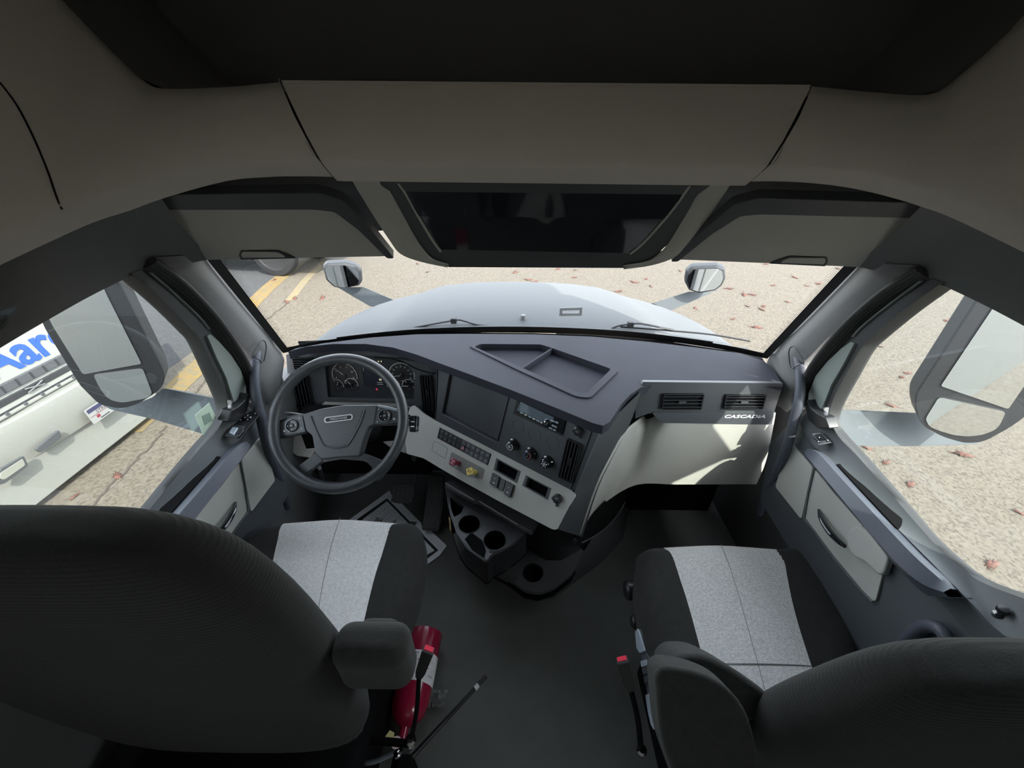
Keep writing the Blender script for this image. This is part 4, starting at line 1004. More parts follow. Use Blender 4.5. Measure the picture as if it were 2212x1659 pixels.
col_ = dash
shr = MB().lathe(WPh, cx_, cy_ - .005, [(.052, -.24), (.058, -.10), (.055, -.04), (.04, -.034)], 24).build('steering_column', MATT, dash)
col_ = shr
tp = [WPh.w(x, y, -.035) for x, y in ((690, 905), (660, 898), (632, 894), (614, 892))]
MB().tube(tp, [.008, .006, .007, .005], 10, sm=4, flat=.5).build('signal_stalk', BLK, col_)
tp = [WPh.w(x, y, -.04) for x, y in ((800, 915), (845, 915), (880, 912), (886, 912))]
g_ = MB().tube(tp, [.008, .007, .008, .008], 10, sm=3).build('shift_stalk', BLK, col_)
a, b_ = WPh.px(893, 914, -.035)
MB().prism(WPh, rr(a - .012, a + .014, b_ - .030, b_ + .026, .008), -.06, -.025).build('stalk_end', GLOS, g_, bevel=.004)
for dy in (6, 14): MB().box(WPh.at(a, b_ - .002 * dy + .016), -.006, .006, -.002, .002, -.025, -.0245).build('stalk_print', WHT, g_)

# ================================================================== PEDALS, MAT, LITTER
ap = thing('accelerator_pedal', 'long ribbed black floor-mounted accelerator pedal beside the console', 'pedal', G(930, 1143, Z=0))
pa, pb = G(930, 1148, Z=.035), G(944, 1020, Z=.20)
AP = PL(pa, (1, 0, 0), (1, 0, 0)); u = (pb - pa); nrm = V((1, .02, 0)).cross(u).normalized(); AP = PL(pa, V((1, 0, 0)), nrm if nrm.z > 0 else -nrm)
apo = AP.pxs([(911, 1145), (916, 1110), (925, 1040), (933, 1021), (945, 1019), (957, 1026), (960, 1040), (955, 1110), (948, 1148)])
MB().prism(AP, rnd(apo, .008), -.02, 0).build('pedal_plate', DARK, ap, bevel=.003)
m = MB()
for k in range(8):
    t = (k + .5) / 8
    x0, x1 = 913 + 35 * t, 929 + 28 * t
    m.tube([AP.w(x0, 1140, .001), AP.w(x0 * .45 + x1 * .55, 1085, .001), AP.w(x1, 1030, .001)], .0022, 6)
m.build('pedal_ribs', M('worn_rubber', (.22, .22, .21), .6), ap)
MB().tube([pb + V((0, -.02, -.02)), pb + V((0, .04, -.12))], .008, 8).build('pedal_lever', DARK, ap)
bp = thing('brake_pedal', 'square black brake pedal with cross-ribbed rubber pad hanging on a steel arm', 'pedal', G(872, 1088, Z=.0))
Bc = G(871, 1064, Z=.17); BP = PL(Bc, (1, 0, 0), (0, -.55, .83))
bq = BP.pxs([(847, 1047), (893, 1045), (897, 1068), (884, 1087), (856, 1087)])
pdd = MB().prism(BP, rnd(bq, .008), -.014, 0).build('pedal_pad', DARK, bp, bevel=.003)
m = MB(); a0, a1, b0, b1 = min(p[0] for p in bq), max(p[0] for p in bq), min(p[1] for p in bq), max(p[1] for p in bq)
for i in range(5):
    for j in range(4):
        m.box(BP, a0 + .006 + (a1 - a0 - .012) * i / 5, a0 + .006 + (a1 - a0 - .012) * (i + .8) / 5, b0 + .006 + (b1 - b0 - .010) * j / 4, b0 + .006 + (b1 - b0 - .010) * (j + .8) / 4, 0, .003)
m.build('pad_blocks', DOORM, pdd)
MB().tube([G(894, 1050, Z=.20), G(897, 1022, Z=.28), G(894, 985, Z=.42), G(893, 975, Z=.52)], .008, 8, sm=4, flat=1.4).build('pedal_arm', DOORM, bp)
ft = thing('clutch_pedal', 'slim metal pedal arm hanging deep under the steering wheel', 'pedal', (-.80, 1.2, 0))
MB().tube([G(690, 1010, Z=.45), G(697, 1035, Z=.30)], .008, 8, flat=1.3).build('clutch_arm', DARK, ft)
Z6 = XY(.004)
mat_ = MB().prism(Z6, Z6.pxs([(841, 1060), (848, 1073), (850, 1086), (868, 1088), (910, 1130), (912, 1141), (927, 1143), (965, 1179), (950, 1200), (928, 1216), (850, 1260), (700, 1200), (757, 1121), (800, 1090)]), 0, .0015).build('paper_floor_mat', PAPR)
tag(mat_, 'white printed paper floor mat under the pedals and driver seat', 'floor mat')
MB().prism(Z6, Z6.pxs([(836, 1077), (947, 1189), (925, 1206), (850, 1250), (740, 1180), (772, 1122)]), .0015, .0019, holes=[Z6.pxs([(836, 1083), (939, 1190), (920, 1200), (850, 1240), (752, 1180), (784, 1122)])]).build('printed_frame', PINK, mat_)
gm = MB()
G6 = XY(.0056)
for k in range(1, 9):
    t = k / 9
    gm.tube([G6.w(784 + 52 * t, 1122 - 39 * t), G6.w(870 + 62 * t, 1190 - 14 * t)], .0007, 4); gm.tube([G6.w(836 + 70 * t, 1083 + 70 * t), G6.w(784 + 60 * t, 1122 + 70 * t)], .0007, 4)
gm.build('printed_grid', M('grey_ink', (.42, .46, .48), .8), mat_)
q = PL(G(818, 1122, Z=.006), (-1, .10, 0), (0, 0, 1)); text('printed_word', q, 'ME', .034, PINK, mat_, 0, 0, 0, .0003)
q = PL(G(852, 1128, Z=.006), (-1, .10, 0), (0, 0, 1)); text('printed_word', q, 'o', .034, PINK, mat_, 0, 0, 0, .0003)
q = PL(G(893, 1131, Z=.006), (-1, .10, 0), (0, 0, 1)); MB().prism(q, [(-.016, -.01), (.018, -.012), (.014, .01), (-.012, .012)], 0, .0006).build('printed_mark', M('dark_ink', (.10, .10, .11), .8), mat_)
# clear wrapper: crumpled film
wr = MB(); random.seed(3); nx, ny = 9, 7; c0 = G(945, 1508, Z=.03)
rows = [[c0 + V(((i - 4) * .0075 + random.uniform(-.002, .002), (j - 3) * .008 + random.uniform(-.002, .002), random.uniform(-.015, .006))) for i in range(nx)] for j in range(ny)]
o = wr.grid(rows).build('plastic_wrapper', M('clear_film', (.35, .37, .37), .12, trans=.6), ang=10)
tag(o, 'small crumpled clear plastic wrapper on the dark floor beside the fire extinguisher', 'wrapper')

# ================================================================== SEATS
def cushion(root, rows_px, zt, insm, cross=None):
    m = MB(); R_ = []
    ins = []
    for L in rows_px:
        lo, sl, smid, sr, ro = L
        a = G(*lo, Z=zt - .045); b_ = G(*sl, Z=zt); c = G(*smid, Z=zt - .002); d = G(*sr, Z=zt); e = G(*ro, Z=zt - .045)
        ml = a * .55 + b_ * .45 + V((0, 0, .042)); mr = e * .55 + d * .45 + V((0, 0, .042))
        al = a + V((.012, 0, -.07)); er = e + V((-.012, 0, -.07))
        al2 = a + V((.03, 0, -.11)); er2 = e + V((-.03, 0, -.11))
        R_.append([al2, al, a, ml, b_, c, d, mr, e, er, er2]); ins.append([b_, (b_ + c) / 2, c, (c + d) / 2, d])
    f = [p + V((0, .020, -.035)) for p in R_[0]]; f2 = [V((p.x, q_.y + .018, zt - .13)) for p, q_ in zip(R_[0], f)]
    for k in (0, 1, 9, 10): f[k].z = R_[0][k].z; f2[k].z = min(f2[k].z, R_[0][k].z - .01)
    m.grid([f2, f] + R_)
    m.build('seat_cushion', SEAT, root, sub=2, solid=.0)
    fi = [p + V((0, .022, -.034)) for p in ins[0]]; fi2 = [p + V((0, .034, -.12)) for p in ins[0]]
    g = [[p + V((0, .004 if k < 2 else 0, .004)) for p in r] for k, r in enumerate([fi2, fi] + ins)]
    io = MB().grid(g).build('cushion_insert', insm, root, sub=2)
    lab(io, 'light grey woven centre panel of the cushion')
    sm = cat([r[2] + V((0, 0, .0045)) for r in ins], 5); MB().tube(sm, .0009, 6).build('centre_seam', SEAM, io)
    if cross:
        MB().tube([G(x, y, Z=zt + .004) for x, y in cross], .0015, 6, sm=5).build('cross_seam', SEAM, io)
def backrest(root, cx, secs, name='backrest'):
    rows = []
    for z, y, hw, ht in secs:
        r_ = []
        for k in range(32):
            t = 2 * math.pi * k / 32; c, s_ = math.cos(t), math.sin(t)
            r_.append(V((cx + hw * math.copysign(abs(c) ** .55, c), y + ht * math.copysign(abs(s_) ** .7, s_), z)))
        rows.append(r_)
    m = MB().grid(rows, cu=True); k = len(m.v); m.f.append(tuple(range(k - 32, k))); m.f.append(tuple(range(31, -1, -1)))
    return m.build(name, BACK, root, sub=1)
def rbox(name, root, x0, x1, y0, y1, z0, z1, mat, r=.03, seg=4):
    m = MB().aabb(x0, x1, y0, y1, z0, z1); o = m.build(name, mat, root, bevel=r, seg=seg); return o
def seat_base(root, cx, y0, y1, z1, w_):
    rbox('seat_pan', root, cx - w_ * .92, cx + w_ * .92, y0, y1, z1 - .10, z1, MATT, .02)
    rbox('suspension_base', root, cx - w_ * .8, cx + w_ * .8, y0 + .02, y1 - .1, .04, z1 - .10, MATT, .015)
    rbox('floor_plate', root, cx - w_ * .7, cx + w_ * .7, y0 + .05, y1 - .12, 0, .04, MATT, .005)
def buckle(root, top, mid_, low_, name='belt_buckle'):
    T, M_, L_ = top, mid_, low_
    d = (T - M_).normalized(); n_ = (CAM - T); n_ = (n_ - d * n_.dot(d)).normalized(); q = PL(T, d.cross(n_), n_)
    b_ = MB().prism(q, rnd([(-.014, 0), (.014, 0), (.016, -.004), (.013, -.06), (.008, -.075), (-.008, -.075), (-.013, -.06), (-.016, -.004)], .003), -.012, .010).build(name, BLK, root, bevel=.003)
    q2 = PL(T, q.u, d); 
    MB().prism(q2, rr(-.0155, .0155, -.0135, .0115, .003), -.004, .001).build('buckle_frame', DARK, b_, bevel=.001)
    lab(MB().prism(q2, rr(-.0125, .0125, -.010, .009, .002), .001, .0045).build('release_button', REDB, b_, bevel=.0015), 'red release button')
    MB().tube([M_, (M_ + L_) / 2 + V((.005, 0, 0)), L_], .006, 8, sm=4, flat=1.5).build('buckle_stalk', MATT, b_)
    MB().lathe(PL(L_, (1, 0, 0), (0, 0, 1)), 0, 0, [(.014, -.008), (.014, .008), (.009, .014)], 16).build('anchor_bolt', CHR, b_)

ds = thing('driver_seat', 'black and light grey fabric driver seat with a worn cushion behind the steering wheel', 'seat', (-.60, .45, 0), 'cab seats')
cushion(ds, [
    [(527, 1172), (607, 1131), (735, 1121), (856, 1131), (912, 1147)],
    [(512, 1200), (598, 1175), (718, 1175), (834, 1175), (928, 1172)],
    [(505, 1250), (583, 1246), (703, 1240), (811, 1240), (925, 1228)],
    [(500, 1310), (570, 1310), (690, 1310), (797, 1300), (915, 1290)],
    [(495, 1380), (560, 1380), (680, 1380), (780, 1372), (892, 1345)],
    [(490, 1450), (550, 1450), (670, 1450), (765, 1450), (870, 1420)]], .56, INSD)
seat_base(ds, -.68, .22, .74, .44, .31)
backrest(ds, -.645, [(1.246, .30, .02, .012), (1.242, .30, .12, .03), (1.23, .30, .175, .045), (1.202, .30, .222, .055), (1.158, .30, .258, .062), (1.07, .30, .290, .066), (.985, .30, .306, .068), (.85, .31, .315, .070), (.70, .32, .31, .070), (.56, .33, .29, .065), (.46, .33, .27, .05)])
rbox('folded_armrest', ds, -.338, -.212, .275, .345, .83, .955, SEAT, .028, 5)
rbox('armrest_pivot_cover', ds, -.315, -.24, .30, .362, .78, .925, SEAT, .02, 4)
rbox('rear_crossbar', ds, -.72, -.30, .12, .135, .26, .28, BLK, .004)
MB().tube([G(775, 1650, Z=.22), G(810, 1645, Z=.24), G(845, 1630, Z=.26), G(862, 1622, Z=.27)], .006, 8, sm=3, flat=.4).build('side_lever', SILV, ds)
MB().lathe(PL(G(860, 1628, Z=.27), (1, 0, 0), (-.3, -.4, 1)), 0, 0, [(.010, 0), (.010, .008), (.006, .012)], 14).build('bolt', CHR, ds)
MB().lathe(PL(G(887, 1612, Z=.27), (1, 0, 0), (.6, -.3, 1)), 0, 0, [(.009, 0), (.009, .01), (.005, .014)], 14).build('bolt', CHR, ds)
MB().tube([G(700, 1592, Z=.25), G(790, 1598, Z=.26), G(880, 1606, Z=.27)], .009, 10).build('torsion_bar', MATT, ds)
buckle(ds, G(926, 1403, Z=.50), G(905, 1462, Z=.44), G(888, 1600, Z=.28))

ps_ = thing('passenger_seat', 'black and light grey fabric seat on the right with clean cushion and side buttons', 'seat', (.62, .42, 0), 'cab seats')
cushion(ps_, [
    [(1376, 1204), (1437, 1184), (1557, 1178), (1690, 1188), (1745, 1198)],
    [(1364, 1240), (1462, 1232), (1575, 1225), (1697, 1235), (1805, 1240)],
    [(1366, 1300), (1486, 1305), (1598, 1300), (1711, 1310), (1848, 1320)],
    [(1380, 1370), (1507, 1385), (1622, 1385), (1735, 1390), (1870, 1395)],
    [(1400, 1430), (1525, 1450), (1640, 1450), (1760, 1465), (1868, 1440)],
    [(1425, 1500), (1545, 1530), (1660, 1530), (1780, 1530), (1850, 1510)]], .50, INSR, cross=[(1528, 1433), (1570, 1434), (1640, 1434), (1710, 1436), (1754, 1439)])
seat_base(ps_, .60, .20, .72, .38, .25)
backrest(ps_, .70, [(z - .035, y - .012, a, b) for z, y, a, b in [(1.055, .27, .02, .012), (1.052, .27, .11, .028), (1.042, .27, .165, .042), (1.015, .27, .205, .052), (.975, .27, .238, .058), (.906, .27, .275, .063), (.85, .27, .305, .066), (.75, .275, .325, .068), (.60, .28, .32, .068), (.48, .29, .30, .06), (.40, .29, .28, .05)]])
aq = PL(G(1525, 1560, Y=.235), (1, 0, 0), (0, -.72, .69))
MB().prism(aq, rnd(aq.pxs([(1416, 1456), (1436, 1441), (1500, 1450), (1560, 1474), (1612, 1528), (1634, 1600), (1650, 1720), (1480, 1740), (1428, 1600)]), [.012, .02, .03, .03, .03, .03, .01, .02, .03]), -.05, 0).build('folded_armrest', SEAT, ps_, bevel=.022, seg=5)
bq_ = PL(G(1550, 1470, Y=.31), (1, 0, 0), (0, -.60, .80))
MB().prism(bq_, rnd(bq_.pxs([(1446, 1440), (1468, 1414), (1522, 1412), (1590, 1446), (1668, 1502), (1668, 1560), (1560, 1560), (1460, 1500)]), .02), -.10, 0).build('lumbar_bolster', SEAT, ps_, bevel=.02, seg=5)
# controls on the side facing the aisle
cs = PL((.318, .5, .42), (0, 1, 0), (-1, 0, .35))
MB().prism(cs, rnd(cs.pxs([(1378, 1360), (1384, 1358), (1396, 1410), (1402, 1420), (1416, 1490), (1420, 1575), (1412, 1577), (1398, 1500), (1386, 1430)]), .003), -.02, .0).build('control_strip', FASC, ps_, bevel=.002)
MB().prism(cs, rnd(cs.pxs([(1375, 1366), (1381, 1358), (1385, 1366), (1397, 1407), (1385, 1412), (1378, 1400)]), .003), 0, .006).build('control_paddle', SILV, ps_, bevel=.002)
fb = MB().prism(cs, cs.pxs([(1386, 1426), (1403, 1420), (1412, 1472), (1396, 1481)]), 0, .003).build('button_frame', FASC, ps_, bevel=.001)
for k, L in enumerate(([(1387, 1429), (1400, 1425), (1402, 1438), (1389, 1442)], [(1390, 1444), (1403, 1439), (1406, 1454), (1393, 1459)], [(1394, 1462), (1407, 1456), (1409, 1470), (1396, 1477)])):
    MB().prism(cs, cs.pxs(L), .003, .006).build('seat_button', SILV if k == 0 else FASC, fb, bevel=.001)
MB().prism(cs, rnd(cs.pxs([(1397, 1502), (1408, 1497), (1414, 1540), (1416, 1578), (1409, 1565), (1403, 1540)]), .003), 0, .005).build('control_paddle', SILV, ps_, bevel=.002)
MB().lathe(PL(G(1362, 1275, Z=.40), (0, 1, 0), (-1, 0, 0)), 0, 0, [(.030, -.02), (.030, .012), (.024, .018)], 20).build('adjuster_knob', BLK, ps_)
MB().lathe(PL(G(1374, 1343, Z=.40), (0, 1, 0), (-1, 0, 0)), 0, 0, [(.020, -.02), (.020, .010), (.016, .014)], 20).build('adjuster_knob', BLK, ps_)
buckle(ps_, G(1344, 1425, Z=.47), G(1362, 1485, Z=.42), G(1385, 1622, Z=.24))
# belt guide loop at the rear of the passenger door
gl_ = MB().tube([DR.sh(.10).w(x, y) for x, y in ((1925, 1440), (1945, 1405), (1972, 1370), (2003, 1352), (2032, 1362), (2050, 1388), (2075, 1440))], .014, 12, sm=5).build('door_grab_loop', ARMM)
tag(gl_, 'dark rounded plastic grab loop on the rear of the passenger door panel beside the seat', 'grab handle')

# ================================================================== GRAB HANDLES on the pillars
def grab(sx):
    pts = [(1716, 752, .945), (1722, 770, .925), (1728, 810, .905), (1727, 860, .895), (1712, 920, .89), (1700, 965, .892), (1682, 1010, .90), (1660, 1060, .915), (1640, 1110, .93)]
    m = MB().tube([G(x, y, X=X) for x, y, X in pts], [.015, .0155, .015, .015, .015, .015, .015, .015, .012], 14, sm=5)
    if sx < 0: m.mirror()
    return m.build('grab_handle', ARMM)
gr = grab(1); tag(gr, 'long dark curved grab handle running down the passenger side windshield pillar', 'grab handle', 'pillar grab handles')
gl2 = grab(-1); tag(gl2, 'long dark curved grab handle on the pillar left of the steering wheel', 'grab handle', 'pillar grab handles')

# ================================================================== FIRE EXTINGUISHER
fe = thing('fire_extinguisher', 'dark red fire extinguisher with white label lying beside the driver seat', 'fire extinguisher', G(900, 1450, Z=0))
A0, A1 = G(920, 1366, Z=.075), G(874, 1572, Z=.075)
ax = (A1 - A0).normalized(); FQ = PL(A0, ax.cross(V((0, 0, 1))), -ax); Ln = (A1 - A0).length; r0 = .062
MB().lathe(FQ, 0, 0, [(.030, .004), (.046, .002), (r0, -.006), (r0, -Ln * .72), (r0 * .97, -Ln * .80), (r0 * .82, -Ln * .90), (r0 * .5, -Ln * .97), (.014, -Ln), (.014, -Ln - .03)], 40).build('cylinder', FEXT, fe)
Lb_ = MB(); rows = []
for h in (-Ln * .30, -Ln * .62):
    rows.append([FQ.P((r0 + .0008) * math.cos(R(t)), (r0 + .0008) * math.sin(R(t)), h) for t in range(-70, 261, 10)])
lbo = Lb_.grid(rows).build('paper_label', M('worn_label', (.85, .82, .83), .6, var=.12, vs=30), fe)
for k, (t0, hh) in enumerate([(a, .33 + .035 * ((a * 7) % 8)) for a in range(-60, 240, 22)]):
    rows = [[FQ.P((r0 + .0014) * math.cos(R(t)), (r0 + .0014) * math.sin(R(t)), -Ln * (hh + d)) for t in range(t0, t0 + 26, 4)] for d in (0, .006)]
    MB().grid(rows).build('label_print', PINK, lbo)
pv = A1 + ax * .035
gg = PL(G(856, 1604, Z=.15), CR, (CAM - G(856, 1604, Z=.15)))
MB().lathe(gg, 0, 0, [(.017, -.012), (.017, 0), (.015, .003)], 24).build('pressure_gauge', CHR, fe)
MB().prism(gg, circ(0, 0, .0145, 20), .003, .0036).build('gauge_face', M('pink_face', (.70, .50, .52), .5), fe)
MB().prism(gg.at(0, 0, R(25)), [(-.008, -.001), (.006, -.003), (.009, .0), (-.008, .002)], .0036, .0042).build('gauge_needle', PINK, fe)
MB().tube([pv, pv + ax * .05 + V((0, 0, .02)), pv + ax * .12 + V((.01, 0, .04))], .011, 10, sm=3, flat=.5).build('valve_lever', MATT, fe)
tg = PL(G(840, 1590, Z=.16), CR, (CAM - G(840, 1590, Z=.16)) + V((.4, 0, 0)))
MB().prism(tg, tg.pxs([(842, 1577), (852, 1583), (850, 1592), (838, 1602), (829, 1606), (831, 1592)]), 0, .0008).build('inspection_tag', M('yellow_tag', (.55, .50, .22), .7), fe)
# ---- black lever with silver ring
lv = thing('lever_rod', 'thin black rod with a silver ring near its tip, sloping up over the aisle floor', 'lever', G(885, 1640, Z=.0))
a0, a1 = G(885, 1640, Z=.12), G(1050, 1461, Z=.14)
MB().tube([a0, a1], [.0072, .0062], 12).build('rod', BLK, lv)
t0, t1 = a0 + (a1 - a0) * .835, a0 + (a1 - a0) * .885
MB().tube([t0, t1], .0082, 14).build('silver_ring', BDG, lv)
MB().aabb(a0.x - .03, a0.x + .01, a0.y - .05, a0.y + .01, 0, .13).build('rod_mount', MATT, lv, bevel=.006)
# ---- panel beside the driver seat, close to the viewer
# ================================================================== OUTSIDE THE CAB
GZ = -1.1
g = MB().aabb(-60, 60, -30, 90, GZ - .1, GZ)
gr_o = g.build('ground', PAVE); struct(gr_o, 'light exposed-aggregate concrete pavement of the parking lot')
# darker grey area left of the yellow line
xy = [G(x, y, Z=GZ) for x, y in ((245, 948), (300, 905), (440, 792))]
dl = (xy[2] - xy[1]); dl.z = 0; dl.normalize()
p0 = xy[1] - dl * .6; p1 = p0 + dl * 14; nrm_ = V((-dl.y, dl.x, 0))
PG = XY(GZ)
def yl(name, a, b_, w_, label, mat=None, z=.004):
    n_ = V((-(b_ - a).y, (b_ - a).x, 0)).normalized() * w_ / 2
    o = MB().add([V((p.x, p.y, GZ + z)) for p in (a + n_, a - n_, b_ - n_, b_ + n_)], [(0, 1, 2, 3)]).build(name, mat or YPNT, solid=.003, off=1)
    return tag(o, label, 'painted line')
y1 = yl('parking_line', G(262, 962, Z=GZ), G(640, 575, Z=GZ), .0, 'worn yellow parking line on the pavement, crossing both the driver window and the windshield') if False else None
a = G(275, 935, Z=GZ); b_ = G(452, 770, Z=GZ)
c = G(545, 660, Z=GZ); d_ = G(640, 588, Z=GZ)
m = MB(); 
def strip(L, w_, z):
    pts = [V(p) for p in L]; rows = []
    for i, p in enumerate(pts):
        t = (pts[min(i + 1, len(pts) - 1)] - pts[max(i - 1, 0)]); n_ = V((-t.y, t.x, 0)).normalized() * w_ / 2
        rows.append([V((p.x, p.y, GZ + z)) + n_, V((p.x, p.y, GZ + z)) - n_])
    return rows
yo = MB().grid(strip([a, G(400, 820, Z=GZ), b_, G(545, 655, Z=GZ), G(585, 617, Z=GZ), G(655, 560, Z=GZ)], .30, .004)).build('parking_line', YPNT)
tag(yo, 'worn yellow parking line painted along the pavement on the driver side', 'painted line', 'yellow parking lines')
yo2 = MB().grid(strip([G(625, 650, Z=GZ), G(660, 605, Z=GZ), G(700, 565, Z=GZ)], .16, .004)).build('parking_line', M('faded_yellow_paint', (.15, .115, .055), .9, col2=(.125, .105, .075), vs=14, detail=8))
tag(yo2, 'faded second yellow line on the pavement seen behind the driver side hood mirror', 'painted line', 'yellow parking lines')
dkp = MB().prism(PG, [(-60, 3.2), (-4.62, 3.2), (-4.70, 5.2), (-5.05, 8.0), (-5.35, 9.6), (-8, 20), (-60, 30)], .001, .0025).build('dark_ground_patch', DKGR)  # flat darker grey sheet laid on the pavement
struct(dkp, 'darker grey ground area beyond the yellow line')
ck = MB(); random.seed(5)
def crack(L, w_):
    pts = []
    for p, q_ in zip(L[:-1], L[1:]):
        for k in range(8): pts.append(p + (q_ - p) * (k / 8) + V((random.uniform(-.02, .02), random.uniform(-.02, .02), 0)))
    pts.append(L[-1]); ck.grid(strip(pts, w_, .006))
crack([G(x, y, Z=GZ) for x, y in ((356, 922), (335, 955), (290, 1000), (240, 1050), (180, 1112))], .022)
crack([G(x, y, Z=GZ) for x, y in ((450, 815), (432, 838), (425, 850))], .016)
crack([G(x, y, Z=GZ) for x, y in ((622, 655), (590, 680), (560, 705))], .02)
struct(ck.build('pavement_crack', M('crack_dirt', (.05, .038, .03), .95), gr_o))

# ---- hood of our truck
ht = thing('truck_hood', 'long white sloping truck hood in front of the windshield', 'hood', (0, 2.6, -.4))
secs = [(1.66, 1.10, .835, .80), (1.85, 1.08, .845, .79), (2.1, 1.05, .83, .755), (2.4, 1.02, .79, .69), (2.7, .98, .73, .60), (2.95, .93, .645, .49), (3.12, .85, .545, .36), (3.25, .76, .44, .24), (3.34, .68, .30, .08), (3.38, .62, .05, -.15)]
rows = []
for y, hw, zc, ze in secs:
    r_ = []
    for k in range(-24, 25):
        t = k / 24; s_ = abs(t)
        z = zc - (zc - ze) * (s_ ** 3.2) - (.35 * max(0, s_ - .93) / .07 if s_ > .93 else 0)
        z += .022 / (1 + math.exp((s_ - .62) / .02))
        r_.append(V((t * hw, y - .10 * s_ * s_, z)))
    rows.append(r_)
MB().grid(rows).build('hood_shell', HOODM, ht, sub=1, solid=.01)
MB().tube([V((0, 1.80, .845)), V((0, 1.80, .885))], [.022, .012], 12).build('washer_knob', SKNM, ht)
cg = MB().grid([[V((x, y0 - .07 * (abs(x)) ** 2 * 1.2 + dy, z)) for x in [i / 10 * 1.04 for i in range(-10, 11)]] for y0, dy, z in ((1.68, 0, .800), (1.72, 0, .806), (1.78, 0, .78))])
cg.build('cowl_grille', GRIL, ht, solid=.006)
# inside view of fender tops
# ---- wipers
def wiper(name_lbl, pts, blade):
    t = thing('windshield_wiper', name_lbl, 'wiper', pts[0], 'windshield wipers')
    MB().tube(pts, [.007] * len(pts), 8, sm=3, flat=.6).build('wiper_arm', GRIL, t)
    MB().tube(blade, .0045, 6, sm=3).build('wiper_blade', GRIL, t)
    MB().aabb(pts[2].x - .014, pts[2].x + .014, pts[2].y - .012, pts[2].y + .012, pts[2].z - .014, pts[2].z + .012).build('arm_joint', GRIL, t, bevel=.003)
def gw(x, y): 
    u = abs(x - 1130) / 500; return G(x, y, Y=1.74 - .13 * u * u)
wiper('driver side windshield wiper resting at the hood edge in front of the wheel', [gw(838, 719), gw(900, 706), gw(980, 692), gw(998, 692), gw(1030, 701), gw(1062, 703)], [gw(905, 706), gw(1000, 708), gw(1060, 709), gw(1150, 707)])
wiper('passenger side windshield wiper with blade running to the right windshield corner', [gw(1321, 709), gw(1338, 703), gw(1362, 700), gw(1385, 699), gw(1430, 708), gw(1456, 713)], [gw(1340, 706), gw(1456, 715), gw(1540, 723), gw(1620, 737)])

# ---- mirrors
def outline_solid(q, poly, h0, h1, r, name, mat, par, bev): return MB().prism(q, rnd(poly, r), h0, h1).build(name, mat, par, bevel=bev, seg=4)
# hood mirrors
def hood_mirror(sx, lbl):
    t = thing('hood_mirror', lbl, 'mirror', (sx * 1.28, 2.8, .6), 'convex mirrors on the hood')
    q = PL((sx * 1.28, 2.80, .72), (1, 0, 0), (-sx * .30, -.95, -.06))
    if sx < 0:
        shl = [(697, 578), (704, 570), (745, 568), (770, 574), (781, 585), (783, 608), (776, 618), (745, 624), (722, 622), (704, 606)]
        gls = [(702, 581), (708, 575), (745, 573), (765, 577), (774, 588), (776, 606), (771, 615), (745, 621), (724, 618), (709, 604)]
        arm = [(728, 620), (785, 620), (850, 648), (856, 652), (832, 662), (800, 662), (770, 645)]
    else:
        shl = [(1478, 608), (1482, 586), (1494, 576), (1550, 574), (1566, 580), (1568, 602), (1560, 618), (1545, 629), (1510, 635), (1488, 628)]
        gls = [(1484, 606), (1488, 590), (1497, 582), (1550, 580), (1560, 585), (1562, 602), (1556, 615), (1543, 625), (1510, 630), (1490, 624)]
        arm = [(1488, 630), (1540, 630), (1560, 622), (1520, 640), (1470, 662), (1445, 672), (1410, 655)]
    outline_solid(q, q.pxs(shl), -.09, 0, .012, 'mirror_housing', MHSG, t, .02)
    outline_solid(q, q.pxs(gls), .0, .004, .012, 'mirror_glass', MIRR, t, .0)
    qa = PL((sx * 1.2, 2.86, .5), (1, 0, 0), (0, -.9, .43))
    outline_solid(qa, qa.pxs(arm), -.05, 0, .01, 'mirror_arm', ARMG, t, .012)
hood_mirror(-1, 'small convex mirror on a short arm at the driver side of the hood')
hood_mirror(1, 'small convex mirror on a short arm at the passenger side of the hood')
